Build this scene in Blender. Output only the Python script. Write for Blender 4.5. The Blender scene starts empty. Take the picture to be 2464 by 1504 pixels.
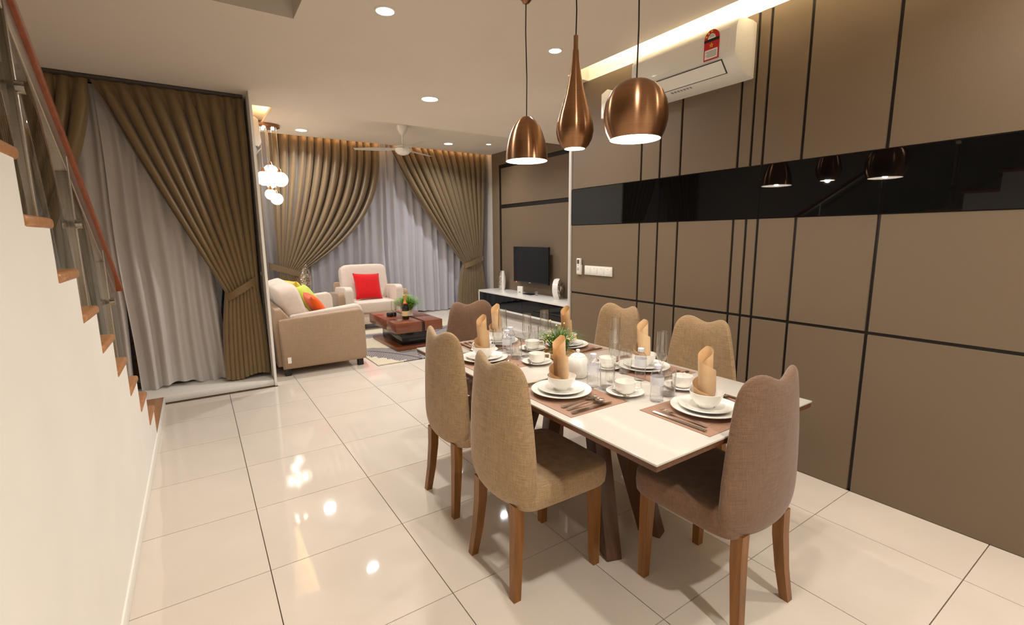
import bpy, bmesh, math, random
from mathutils import Vector, Matrix
random.seed(7)
PI = math.pi
sc = bpy.context.scene
COL = sc.collection

# ------------------------------------------------------------------ camera
CAM_H, F_PX, YAW, PITCH, ROLL = 1.437, 1131.27, .5885, .1601, -.0089
fw = Vector((math.sin(YAW)*math.cos(PITCH), math.cos(YAW)*math.cos(PITCH), -math.sin(PITCH)))
rt = Vector((math.cos(YAW), -math.sin(YAW), 0)); up = rt.cross(fw)
r2 = math.cos(ROLL)*rt + math.sin(ROLL)*up; u2 = -math.sin(ROLL)*rt + math.cos(ROLL)*up
cd = bpy.data.cameras.new('camera'); cam = bpy.data.objects.new('camera', cd); COL.objects.link(cam)
m = Matrix.Identity(4)
for i in range(3):
    m[i][0], m[i][1], m[i][2] = r2[i], u2[i], -fw[i]
m[2][3] = CAM_H
cam.matrix_world = m
cd.sensor_fit = 'HORIZONTAL'; cd.sensor_width = 36; cd.lens = F_PX*36/2464; cd.clip_start = .02
sc.camera = cam

# ------------------------------------------------------------------ world (night) and exposure
w = bpy.data.worlds.new('world'); sc.world = w; w.use_nodes = True
bg = w.node_tree.nodes['Background']; bg.inputs[0].default_value = (.10, .12, .18, 1); bg.inputs[1].default_value = .08
vs = sc.view_settings
vs.view_transform = 'Standard'; vs.look = 'None'; vs.gamma = 1; vs.use_curve_mapping = False
vs.exposure = -0.03
sc.cycles.transparent_max_bounces = 32

# light strengths
PENDANT_W, DOWN_W, LIVING_W, COVE_E, POCKET_E, CHAND_W = 8, 21, 19, 17, 20, 6
WARM = (1.0, .95, .88); WHITE = (1.0, .96, .92); COOL = (.95, .97, 1.0); AMBER = (1.0, .66, .33)

# ------------------------------------------------------------------ materials
MATS = {}
def srgb(*c):
    return tuple(((x/255)/12.92 if x/255 <= .04045 else ((x/255+.055)/1.055)**2.4) for x in c)
def mat(name, col=(.5,.5,.5), rough=.5, metal=0, spec=.5, emit=None, es=0, coat=0, sheen=0, vary=0, vscale=40, bump=0, bscale=200, aniso=0, stretch=None):
    if name in MATS: return MATS[name]
    m = bpy.data.materials.new(name); m.use_nodes = True; MATS[name] = m
    nt = m.node_tree; b = nt.nodes['Principled BSDF']
    b.inputs['Base Color'].default_value = (*col, 1); b.inputs['Roughness'].default_value = rough
    b.inputs['Metallic'].default_value = metal; b.inputs['Specular IOR Level'].default_value = spec
    b.inputs['Coat Weight'].default_value = coat; b.inputs['Sheen Weight'].default_value = sheen
    if emit: b.inputs['Emission Color'].default_value = (*emit, 1); b.inputs['Emission Strength'].default_value = es
    if aniso:
        b.inputs['Anisotropic'].default_value = aniso
        b.inputs['Anisotropic Rotation'].default_value = .25
        t = nt.nodes.new('ShaderNodeTangent'); t.direction_type = 'RADIAL'; t.axis = 'Z'
        nt.links.new(t.outputs[0], b.inputs['Tangent'])
    if vary or bump:
        tc = nt.nodes.new('ShaderNodeTexCoord'); mp = nt.nodes.new('ShaderNodeMapping')
        if stretch: mp.inputs['Scale'].default_value = stretch
        nt.links.new(tc.outputs['Object'], mp.inputs[0])
        if vary:
            n = nt.nodes.new('ShaderNodeTexNoise'); n.inputs['Scale'].default_value = vscale; n.inputs['Detail'].default_value = 4
            nt.links.new(mp.outputs[0], n.inputs['Vector'])
            mr = nt.nodes.new('ShaderNodeMapRange'); mr.inputs[1].default_value = .3; mr.inputs[2].default_value = .7
            mr.inputs[3].default_value = 1-vary; mr.inputs[4].default_value = 1+vary
            nt.links.new(n.outputs[0], mr.inputs[0])
            mx = nt.nodes.new('ShaderNodeVectorMath'); mx.operation = 'SCALE'; mx.inputs[0].default_value = col
            nt.links.new(mr.outputs[0], mx.inputs['Scale']); nt.links.new(mx.outputs[0], b.inputs['Base Color'])
        if bump:
            n2 = nt.nodes.new('ShaderNodeTexNoise'); n2.inputs['Scale'].default_value = bscale; n2.inputs['Detail'].default_value = 2
            nt.links.new(mp.outputs[0], n2.inputs['Vector'])
            bp = nt.nodes.new('ShaderNodeBump'); bp.inputs['Strength'].default_value = bump; bp.inputs['Distance'].default_value = .002
            nt.links.new(n2.outputs[0], bp.inputs['Height']); nt.links.new(bp.outputs[0], b.inputs['Normal'])
    return m
def linen(name, col, amt=.22, rough=.85, sheen=.25, scale=1.0):
    """woven cloth: fibres running along and across the height"""
    m = mat(name, col, rough, sheen=sheen, spec=.2)
    nt = m.node_tree; b = nt.nodes['Principled BSDF']
    tc = nt.nodes.new('ShaderNodeTexCoord'); outs = []
    for s in ((420*scale, 420*scale, 18*scale), (22*scale, 22*scale, 420*scale)):
        mp = nt.nodes.new('ShaderNodeMapping'); mp.inputs['Scale'].default_value = s
        n = nt.nodes.new('ShaderNodeTexNoise'); n.inputs['Scale'].default_value = 1; n.inputs['Detail'].default_value = 3
        nt.links.new(tc.outputs['Object'], mp.inputs[0]); nt.links.new(mp.outputs[0], n.inputs['Vector']); outs.append(n)
    ad = nt.nodes.new('ShaderNodeMath'); ad.operation = 'ADD'
    nt.links.new(outs[0].outputs[0], ad.inputs[0]); nt.links.new(outs[1].outputs[0], ad.inputs[1])
    mr = nt.nodes.new('ShaderNodeMapRange'); mr.inputs[1].default_value = .7; mr.inputs[2].default_value = 1.3
    mr.inputs[3].default_value = 1-amt; mr.inputs[4].default_value = 1+amt; nt.links.new(ad.outputs[0], mr.inputs[0])
    mx = nt.nodes.new('ShaderNodeVectorMath'); mx.operation = 'SCALE'; mx.inputs[0].default_value = col
    nt.links.new(mr.outputs[0], mx.inputs['Scale']); nt.links.new(mx.outputs[0], b.inputs['Base Color'])
    bp = nt.nodes.new('ShaderNodeBump'); bp.inputs['Strength'].default_value = .25; bp.inputs['Distance'].default_value = .0015
    nt.links.new(ad.outputs[0], bp.inputs['Height']); nt.links.new(bp.outputs[0], b.inputs['Normal'])
    return m
def thin_glass(name, tint=(1,1,1), rough=.0, ior=1.45, boost=1.0):
    m = bpy.data.materials.new(name); m.use_nodes = True; MATS[name] = m
    nt = m.node_tree; nt.nodes.remove(nt.nodes['Principled BSDF']); out = nt.nodes['Material Output']
    t = nt.nodes.new('ShaderNodeBsdfTransparent'); t.inputs[0].default_value = (*tint, 1)
    g = nt.nodes.new('ShaderNodeBsdfGlossy'); g.inputs['Roughness'].default_value = rough
    f = nt.nodes.new('ShaderNodeLayerWeight'); f.inputs[0].default_value = .5
    pw = nt.nodes.new('ShaderNodeMath'); pw.operation = 'POWER'; pw.inputs[1].default_value = 4; nt.links.new(f.outputs['Facing'], pw.inputs[0])
    mu = nt.nodes.new('ShaderNodeMath'); mu.operation = 'MULTIPLY_ADD'; mu.use_clamp = True; mu.inputs[1].default_value = .75*boost; mu.inputs[2].default_value = .04*boost
    nt.links.new(pw.outputs[0], mu.inputs[0])
    mx = nt.nodes.new('ShaderNodeMixShader')
    nt.links.new(mu.outputs[0], mx.inputs[0]); nt.links.new(t.outputs[0], mx.inputs[1]); nt.links.new(g.outputs[0], mx.inputs[2])
    nt.links.new(mx.outputs[0], out.inputs[0]); return m
def sheer_mat(name, col, clear=.35):
    m = bpy.data.materials.new(name); m.use_nodes = True; MATS[name] = m
    nt = m.node_tree; nt.nodes.remove(nt.nodes['Principled BSDF']); out = nt.nodes['Material Output']
    d = nt.nodes.new('ShaderNodeBsdfDiffuse'); d.inputs[0].default_value = (*col, 1)
    tl = nt.nodes.new('ShaderNodeBsdfTranslucent'); tl.inputs[0].default_value = (*col, 1)
    tr = nt.nodes.new('ShaderNodeBsdfTransparent')
    a = nt.nodes.new('ShaderNodeMixShader'); a.inputs[0].default_value = .22
    b = nt.nodes.new('ShaderNodeMixShader'); b.inputs[0].default_value = clear
    nt.links.new(d.outputs[0], a.inputs[1]); nt.links.new(tl.outputs[0], a.inputs[2])
    nt.links.new(a.outputs[0], b.inputs[1]); nt.links.new(tr.outputs[0], b.inputs[2]); nt.links.new(b.outputs[0], out.inputs[0]); return m
def wood(name, col, amt=.3, rough=.4, axis='Y', scale=1.0, coat=0):
    s = {'X': (2, 30, 30), 'Y': (30, 2, 30), 'Z': (30, 30, 2)}[axis]
    return mat(name, col, rough, vary=amt, vscale=1.6*scale, stretch=s, bump=.08, bscale=3, coat=coat)

white_paint = mat('white_paint', srgb(250,246,238), .6, spec=.3, vary=.02, vscale=3)
ceil_paint = mat('ceiling_paint', srgb(226,216,202), .8, spec=.2, vary=.015, vscale=2)
tile_mat = mat('polished_tile', srgb(223,211,197), .045, spec=.55, vary=.035, vscale=2.5)
grout = mat('grout', srgb(112,92,70), .8)
panel_mat = mat('panel_laminate', srgb(117,100,81), .55, spec=.3, vary=.05, vscale=60, stretch=(1,4,14), bump=.05, bscale=300)
groove_mat = mat('groove_black', srgb(22,17,14), .5)
black_glass = mat('black_glass', srgb(8,8,9), .02, spec=.38)
grey_trim = mat('grey_trim', srgb(205,200,196), .4)
copper = mat('brushed_copper', srgb(158,117,85), .28, metal=1, aniso=.9, vary=.10, vscale=6, stretch=(1,1,60))
copper_in = mat('lamp_inside_white', srgb(250,244,235), .5)
cord_mat = mat('black_cord', srgb(30,24,22), .6)
white_plastic = mat('white_plastic', srgb(236,232,224), .3, coat=.3)
grey_plastic = mat('grey_plastic', srgb(170,166,160), .45)
dark_plastic = mat('dark_plastic', srgb(24,24,26), .35)
chrome = mat('chrome', srgb(215,212,208), .06, metal=1)
steel = mat('brushed_steel', srgb(170,160,146), .32, metal=1, vary=.08, vscale=20, stretch=(1,8,8))
cutlery_mat = mat('cutlery_steel', srgb(205,198,190), .12, metal=1)
china = mat('white_china', srgb(246,242,234), .12, coat=.5)
table_white = mat('table_white_lacquer', srgb(204,197,188), .07, spec=.4)
walnut = wood('walnut_wood', srgb(96,58,34), .28, .35)
walnut_z = wood('walnut_leg', srgb(86,56,34), .25, .4, 'Z')
leg_wood = wood('oak_leg', srgb(128,82,34), .25, .35, 'Z')
tread_wood = wood('tread_wood', srgb(190,132,84), .15, .35, 'X', coat=.2)
rail_wood = wood('rail_wood', srgb(150,74,34), .2, .3, 'Y', coat=.4)
coffee_wood = wood('coffee_table_wood', srgb(124,66,40), .28, .28, 'X', coat=.3)
tan_linen = linen('tan_linen', srgb(162,134,100), .30)
brown_linen = linen('brown_linen', srgb(118,90,70), .25)
mat_vinyl = mat('placemat_vinyl', srgb(158,122,100), .5, vary=.08, vscale=400)
napkin_mat = mat('napkin_cloth', srgb(240,206,160), .8, sheen=.3, vary=.05, vscale=30)
curtain_mat = mat('brown_satin_curtain', srgb(132,108,72), .40, sheen=.3, spec=.45, vary=.08, vscale=90, bump=.05, bscale=500)
curtain_mat2 = mat('taupe_satin_curtain', srgb(112,92,64), .36, sheen=.3, spec=.5, vary=.06, vscale=90)
sheer = sheer_mat('sheer_voile', srgb(246,240,234), .10)
sheer2 = sheer_mat('sheer_voile_grey', srgb(222,220,226), .20)
sofa_brown = linen('sofa_brown', srgb(166,140,114), .12, scale=.5)
sofa_cream = linen('sofa_cream', srgb(214,198,184), .07, scale=.5)
clear_glass = thin_glass('clear_glass', (.99,.992,.992), 0, 1.5, 2.3)
bottle_pet = thin_glass('bottle_plastic', (.975,.98,.995), .03, 1.5, 1.9)
rail_glass = thin_glass('rail_glass', (.84,.88,.85), 0, 1.45, 1)
window_glass = thin_glass('window_glass', (.5,.52,.55), 0, 1.5, 1.6)
globe_glass = thin_glass('globe_glass', (1,.98,.95), .02, 1.5, 1.2)
_nt = globe_glass.node_tree; _em = _nt.nodes.new('ShaderNodeEmission'); _em.inputs[0].default_value = (1,.93,.84,1); _em.inputs[1].default_value = 1.1
_ad = _nt.nodes.new('ShaderNodeAddShader'); _mx = _nt.nodes['Mix Shader']; _nt.links.new(_mx.outputs[0], _ad.inputs[0]); _nt.links.new(_em.outputs[0], _ad.inputs[1]); _nt.links.new(_ad.outputs[0], _nt.nodes['Material Output'].inputs[0])
bulb_white = mat('bulb_white', (1,1,1), emit=(1,.95,.88), es=14)
bulb_warm = mat('bulb_warm', (1,1,1), emit=(1,.86,.66), es=26)
spot_face = mat('downlight_face', (1,1,1), emit=(1,.96,.9), es=22)
spot_warm = mat('downlight_face_warm', (1,1,1), emit=(1,.85,.55), es=16)

# ------------------------------------------------------------------ mesh helpers
def addbox(bm, lo, hi, bev=0, seg=2, rot=None, piv=None):
    vs_ = [bm.verts.new((x, y, z)) for x in (lo[0], hi[0]) for y in (lo[1], hi[1]) for z in (lo[2], hi[2])]
    fs = [(0,1,3,2), (4,6,7,5), (0,4,5,1), (2,3,7,6), (0,2,6,4), (1,5,7,3)]
    faces = [bm.faces.new([vs_[i] for i in f]) for f in fs]
    geom = vs_
    if bev:
        es = list({e for f in faces for e in f.edges})
        r = bmesh.ops.bevel(bm, geom=es, offset=bev, segments=seg, profile=.5, affect='EDGES', clamp_overlap=True)
        geom = list({v for f in r['faces'] for v in f.verts} | {v for v in vs_ if v.is_valid})
    if rot is not None:
        bmesh.ops.rotate(bm, cent=piv or (0,0,0), matrix=rot, verts=geom)
    return geom
def lathe(bm, prof, seg=32, c=(0,0,0), a0=0):
    rings = []
    for r, z in prof:
        if r < 1e-6: rings.append([bm.verts.new((c[0], c[1], c[2]+z))])
        else: rings.append([bm.verts.new((c[0]+r*math.cos(a0+2*PI*k/seg), c[1]+r*math.sin(a0+2*PI*k/seg), c[2]+z)) for k in range(seg)])
    for a, b in zip(rings, rings[1:]):
        for k in range(seg):
            n = (k+1) % seg
            if len(a) == 1 and len(b) == 1: continue
            if len(a) == 1: bm.faces.new((a[0], b[n], b[k]))
            elif len(b) == 1: bm.faces.new((a[k], a[n], b[0]))
            else: bm.faces.new((a[k], a[n], b[n], b[k]))
def tube(bm, pts, r, seg=8, caps=True, flat=1.0, closed=False):
    pts = [Vector(p) for p in pts]; n = len(pts); rings = []
    ref = None
    for i, p in enumerate(pts):
        if closed: t = (pts[(i+1) % n]-pts[i-1]).normalized()
        else: t = (pts[min(i+1, n-1)]-pts[max(i-1, 0)]).normalized()
        if ref is None:
            ref = Vector((0,0,1)) if abs(t.z) < .9 else Vector((1,0,0))
        a = (ref - t*ref.dot(t)).normalized(); b = t.cross(a); ref = a
        rr = r[i] if isinstance(r, (list, tuple)) else r
        rings.append([bm.verts.new(p + a*(rr*flat*math.cos(2*PI*k/seg)) + b*(rr*math.sin(2*PI*k/seg))) for k in range(seg)])
    pairs = list(zip(rings, rings[1:])) + ([(rings[-1], rings[0])] if closed else [])
    for a, b in pairs:
        for k in range(seg): bm.faces.new((a[k], a[(k+1) % seg], b[(k+1) % seg], b[k]))
    if caps and not closed:
        bm.faces.new(rings[0][::-1]); bm.faces.new(rings[-1])
def grid(bm, fn, nu, nv, closeu=False):
    vv = [[bm.verts.new(fn(i/nu, j/nv)) for j in range(nv+1)] for i in range(nu if closeu else nu+1)]
    for i in range(nu):
        a = vv[i]; b = vv[(i+1) % len(vv)]
        for j in range(nv): bm.faces.new((a[j], b[j], b[j+1], a[j+1]))
    return vv
def prism(bm, poly, z0, z1, axis=2, bev=0):
    """poly in the two other axes (cyclic order), extruded along axis"""
    def P(a, b, c): return {2: (a, b, c), 1: (a, c, b), 0: (c, a, b)}[axis]
    A = [bm.verts.new(P(x, y, z0)) for x, y in poly]; B = [bm.verts.new(P(x, y, z1)) for x, y in poly]
    fs = [bm.faces.new(A[::-1]), bm.faces.new(B)]
    n = len(poly)
    for i in range(n): fs.append(bm.faces.new((A[i], A[(i+1) % n], B[(i+1) % n], B[i])))
    if bev:
        es = list({e for f in fs[:2] for e in f.edges})
        bmesh.ops.bevel(bm, geom=es, offset=bev, segments=2, profile=.5, affect='EDGES', clamp_overlap=True)
def superbox(bm, c, s, e=.35, rot=None, nu=28, nv=16, fn=None):
    """soft cushion: superellipsoid; s = full sizes"""
    def sp(v, p): return math.copysign(abs(v)**p, v)
    rings = []
    for j in range(nv+1):
        ph = -PI/2 + PI*j/nv
        rings.append([])
        for i in range(nu):
            th = 2*PI*i/nu
            p = Vector((s[0]/2*sp(math.cos(ph), e)*sp(math.cos(th), e), s[1]/2*sp(math.cos(ph), e)*sp(math.sin(th), e), s[2]/2*sp(math.sin(ph), e)))
            if fn: p = fn(p)
            if rot is not None: p = rot @ p
            rings[-1].append(p+Vector(c))
    R = [[bm.verts.new(p) for p in rg] for rg in rings[1:-1]]
    b0 = bm.verts.new(sum(rings[0], Vector())/nu); b1 = bm.verts.new(sum(rings[-1], Vector())/nu)
    for a, b in zip(R, R[1:]):
        for k in range(nu): bm.faces.new((a[k], a[(k+1) % nu], b[(k+1) % nu], b[k]))
    for k in range(nu):
        bm.faces.new((b0, R[0][(k+1) % nu], R[0][k])); bm.faces.new((b1, R[-1][k], R[-1][(k+1) % nu]))
def to_mesh(bm, name, ang=40):
    bmesh.ops.recalc_face_normals(bm, faces=bm.faces)
    me = bpy.data.meshes.new(name); bm.to_mesh(me); bm.free()
    for p in me.polygons: p.use_smooth = True
    me.set_sharp_from_angle(angle=math.radians(ang))
    return me
def obj(name, bm, m, parent=None, ang=40, label=None):
    me = bm if isinstance(bm, bpy.types.Mesh) else to_mesh(bm, name, ang)
    if not me.materials: me.materials.append(m)
    o = bpy.data.objects.new(name, me); COL.objects.link(o)
    if parent is not None: o.parent = parent
    if label: o['label'] = label
    return o
def tag(o, label, cat, group=None):
    o['label'] = label; o['category'] = cat
    if group: o['group'] = group
    return o
def empty(name, loc=(0,0,0), rz=0, label=None, cat=None, group=None):
    o = bpy.data.objects.new(name, None); COL.objects.link(o); o.location = loc; o.rotation_euler = (0,0,rz)
    o.empty_display_size = .05
    if label: tag(o, label, cat, group)
    return o
def struct(name, bm, m, parent=None, ang=40):
    o = obj(name, bm, m, parent, ang)
    if parent is None: o['kind'] = 'structure'
    return o
def B(): return bmesh.new()
def boxobj(name, lo, hi, m, parent=None, bev=0, seg=2, label=None):
    bm = B(); addbox(bm, lo, hi, bev, seg); return obj(name, bm, m, parent, label=label)
def dup(root, loc=None, rz=None, label=None, group=None):
    r = root.copy(); COL.objects.link(r)
    if loc is not None: r.location = loc
    if rz is not None: r.rotation_euler = (0,0,rz)
    if label: r['label'] = label
    if group: r['group'] = group
    for ch in list(root.children):
        c = ch.copy(); COL.objects.link(c); c.parent = r
        for g in ch.children:
            d = g.copy(); COL.objects.link(d); d.parent = c
    return r
def area_light(name, loc, size, watts, col, parent=None, spread=None, shape='DISK', size_y=None):
    ld = bpy.data.lights.new(name, 'AREA'); ld.shape = shape; ld.size = size; ld.energy = watts; ld.color = col
    if size_y: ld.size_y = size_y
    if spread: ld.spread = spread
    o = bpy.data.objects.new(name, ld); COL.objects.link(o); o.location = loc
    if parent: o.parent = parent
    return o
def point_light(name, loc, r, watts, col, parent=None):
    ld = bpy.data.lights.new(name, 'POINT'); ld.shadow_soft_size = r; ld.energy = watts; ld.color = col
    o = bpy.data.objects.new(name, ld); COL.objects.link(o); o.location = loc
    if parent: o.parent = parent
    return o

# ------------------------------------------------------------------ room shell
XW = 2.946           # face of the panelled dining wall
XS = -.351           # face of the stair wall
ZC = 2.75            # dining ceiling
ZL = 3.0             # living ceiling
XT = 4.93            # TV wall face

# floor: base slab plus individual tiles
bm = B(); addbox(bm, (-1.6,-1.7,-.12), (5.1,8.7,-.006))
floor = struct('floor', bm, grout)
SX, SY, X0, Y0 = .6, .5716, .143, 2.138
gap = .0019
tile_cache = {}
for i in range(-3, 9):
    for j in range(-7, 12):
        xa, xb = X0+i*SX, X0+(i+1)*SX; ya, yb = Y0+j*SY, Y0+(j+1)*SY
        xa, xb = max(xa, XS), min(xb, XT)
        if (ya+yb)/2 < 3.43: xb = min(xb, XW)
        if (ya+yb)/2 > 5.05: xa = max(xa, .554)
        ya, yb = max(ya, -1.6), min(yb, 8.6)
        if xb-xa < .03 or yb-ya < .03: continue
        k = (round(xb-xa, 4), round(yb-ya, 4))
        if k not in tile_cache:
            bm = B(); addbox(bm, (gap, gap, -.010), (k[0]-gap, k[1]-gap, 0)); tile_cache[k] = to_mesh(bm, 'tile'); tile_cache[k].materials.append(tile_mat)
        o = obj('tile', tile_cache[k], tile_mat, floor); o.location = (xa, ya, 0)

# ceiling: dining board at 2.75 m with cove slot and stair void, living board at 3.0 m with slots
bm = B()
for lo, hi in [((.63,-1.6,ZC),(2.704,3.3,ZC+.035)), ((-1.6,3.3,ZC),(5.1,5.53,3.32)), ((2.704,3.2,ZC),(3.1,3.3,3.0)),
               ((.63,-1.6,2.97),(3.1,3.3,3.05)), ((2.35,-1.6,ZC+.035),(2.40,3.3,2.97)),
               ((.63,-1.6,ZC+.035),(.70,3.3,4.2)), ((-1.6,-1.7,4.2),(.70,3.35,4.3)), ((-1.6,3.3,3.32),(.70,3.38,4.2)),
               ((.93,5.53,ZL),(5.1,8.12,ZL+.035)), ((.43,5.53,3.24),(5.1,8.75,3.32)), ((.53,5.53,ZL),(.93,5.60,3.24)), ((1.18,5.6,ZL+.035),(1.22,8.0,3.24))]:
    addbox(bm, lo, hi)
struct('ceiling', bm, ceil_paint)

# outer walls
bm = B(); addbox(bm, (-1.6,-1.72,0), (3.1,-1.6,4.3)); struct('wall_front', bm, white_paint)
bm = B(); addbox(bm, (-1.72,-1.72,0), (-1.6,5.3,4.3)); struct('wall_left', bm, white_paint)
# living-room left wall with the white column at its end
bm = B(); addbox(bm, (.532,5.03,0), (.554,8.75,3.24)); addbox(bm, (.43,5.50,0), (.532,8.75,3.24)); struct('wall_living', bm, white_paint)
# back wall: dark reveal around the tall window
dark_wall = mat('dark_reveal', srgb(92,84,78), .6)
bm = B()
for lo, hi in [((.554,8.62,0),(.80,8.75,3.24)), ((4.98,8.62,0),(5.1,8.75,3.24)), ((.8,8.62,2.95),(4.98,8.75,3.24))]: addbox(bm, lo, hi)
struct('wall_back', bm, dark_wall)
# divider return wall behind the panelled wall, seen only from the living room
bm = B(); addbox(bm, (XW+.035,3.30,0), (5.1,3.43,3.32)); addbox(bm, (XW+.035,-1.6,0), (XW+.16,3.30,3.05)); addbox(bm, (XW+.004,-1.6,ZC), (XW+.035,3.2,2.97)); struct('wall_divider', bm, white_paint)

# panelled wall: black backing, brown boards, black glass band
bm = B(); addbox(bm, (XW+.012,-1.6,0), (XW+.035,3.40,ZC)); wall_right = struct('wall_right', bm, groove_mat)
YB = [-1.6, 1.0, 1.408, 1.635, 1.71, 1.797, 2.23, 2.41, 2.588, 3.40]
g = .0085
for zi, (za, zb) in enumerate([(0, .911), (.911, 1.533), (1.860, ZC)]):
    for ya, yb in zip(YB, YB[1:]):
        lo = (XW, ya+(g if ya > -1.6 else 0), za+(g if zi == 1 else 0)); hi = (XW+.014, yb-(g if yb < 3.4 else 0), zb-(g if zi == 0 else 0))
        boxobj('panel', lo, hi, panel_mat, wall_right, .0015, 1)
for ya, yb in ((-1.6, 1.634), (1.636, 3.40)):
    boxobj('glass_strip', (XW-.004, ya, 1.537), (XW+.014, yb, 1.856), black_glass, wall_right, .001, 1)
bm = B(); addbox(bm, (XW-.012,3.401,0), (XW+.05,3.432,ZC), .002); struct('trim_1', bm, grey_trim)

# TV wall: black backing with boards
bm = B(); addbox(bm, (XT+.012,3.43,0), (5.1,8.05,3.2)); wall_tv = struct('wall_tv', bm, groove_mat)
for lo, hi in [((XT,7.80,0),(XT+.02,8.05,3.0)), ((XT,4.2,0),(XT+.02,7.72,1.965)), ((XT,4.2,2.035),(XT+.02,7.72,2.70)), ((XT,3.43,2.77),(XT+.02,7.80,3.0)), ((XT,3.43,0),(XT+.02,4.13,2.77))]:
    boxobj('panel', lo, hi, panel_mat, wall_tv, .002, 1)
bm = B(); addbox(bm, (4.98,8.05,0), (5.1,8.62,3.24)); struct('trim_2', bm, mat('grey_paint', srgb(196,190,186), .6))

# stair wall with stepped outline (lowest step away from the camera side), treads, risers
near_y = [4.07, 3.72, 3.385, 3.066, 2.762, 2.473, 2.199, 1.94, 1.69, 1.445, 1.20, .955, .71]
tread_z = [.065, .275, .473, .661, .840, 1.012, 1.178, 1.340, 1.505, 1.672, 1.84, 2.01, 2.18]
bm = B()
for k in range(len(near_y)):
    addbox(bm, (XS-.10, near_y[k], 0), (XS, 5.04 if k == 0 else near_y[k-1], tread_z[k]-.03))
addbox(bm, (XS-.10, -1.6, 0), (XS, near_y[-1], ZC))
struct('wall_stair', bm, white_paint)
bm = B(); addbox(bm, (XS-.001,-1.6,0), (XS+.007,5.0,.07), .002); struct('baseboard_stair', bm, white_paint)
stairs = empty('staircase', (-.8,3,0), 0, 'wooden-tread staircase climbing behind the white stepped wall', 'stairs')
def rel(lo, hi, root): return tuple(a-b for a, b in zip(lo, root.location)), tuple(a-b for a, b in zip(hi, root.location))
for k in range(len(near_y)):
    far = 5.03 if k == 0 else near_y[k-1]+.035
    lo, hi = rel((-1.58, near_y[k], tread_z[k]-.034), (XS+.006, far, tread_z[k]), stairs)
    boxobj('tread', lo, hi, tread_wood, stairs, .012, 3)
    if k+1 < len(near_y):
        lo, hi = rel((-1.58, near_y[k]-.012, tread_z[k]), (XS-.10, near_y[k], tread_z[k+1]-.034), stairs)
        boxobj('riser', lo, hi, white_paint, stairs)

# balustrade: glass, steel flat bar, wooden cap, posts, standoffs
bal = empty('stair_balustrade', (-.42,3,0), 0, 'glass stair balustrade with steel bar and reddish wooden handrail', 'railing')
slope = (2.43-1.15)/(1.87-3.78)
def rz_(y): return 1.15+slope*(y-3.78)
def slab(bm, x0, x1, ya, yb, lo, hi):
    ox, oy = -.42, 3.0
    prism(bm, [(ya-oy, rz_(ya)+lo), (yb-oy, rz_(yb)+lo), (yb-oy, rz_(yb)+hi), (ya-oy, rz_(ya)+hi)], x0-ox, x1-ox, axis=0, bev=.003)
bm = B(); slab(bm, -.445, -.395, 1.0, 3.78, -.028, 0); obj('handrail', bm, rail_wood, bal)
bm = B(); slab(bm, -.429, -.411, 1.0, 3.62, -.128, -.028); obj('steel_bar', bm, steel, bal)
for ya, yb in ((1.15,1.53), (1.57,2.12), (2.16,2.72), (2.76,3.32), (3.36,3.60)):
    bm = B(); slab(bm, -.425, -.415, ya, yb, -.92, -.128); obj('glass_panel', bm, rail_glass, bal)
for y in (1.55, 2.14, 2.74, 3.34):
    zt = rz_(y)-.06
    bm = B(); addbox(bm, (-.012, y-3-.009, zt-.84), (.012, y-3+.009, zt), .003)
    p = obj('post', bm, steel, bal)
    for dz in (-.28, -.72):
        bm = B(); tube(bm, [(.008, y-3, zt+dz), (.030, y-3, zt+dz)], .020, 14); obj('standoff', bm, chrome, p)

# dining window behind the curtain: kerb, frame, glass
bm = B(); addbox(bm, (-1.6,5.05,0), (.532,5.50,.06), .004); struct('window_1', bm, white_paint)
w1 = bpy.data.objects['window_1']
bm = B()
for x in (-1.6, -.62, .48): addbox(bm, (x,5.46,.06), (x+.05,5.50,2.75))
addbox(bm, (-1.6,5.46,.06), (.53,5.50,.11)); addbox(bm, (-1.6,5.46,2.66), (.53,5.50,2.75)); obj('window_frame', bm, dark_plastic, w1)
for xa, xb in ((-1.55,-.62), (-.57,.48)): boxobj('pane', (xa,5.475,.11), (xb,5.483,2.66), window_glass, w1)
# living window
bm = B()
for x in (.80, 2.17, 3.54, 4.93): addbox(bm, (x,8.64,.0), (x+.05,8.70,2.95))
addbox(bm, (.8,8.64,0), (4.98,8.70,.06)); addbox(bm, (.8,8.64,2.90), (4.98,8.70,2.95)); w2 = struct('window_2', bm, dark_plastic)
for xa, xb in ((.85,2.17), (2.22,3.54), (3.59,4.93)): boxobj('pane', (xa,8.665,.06), (xb,8.673,2.90), window_glass, w2)

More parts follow.
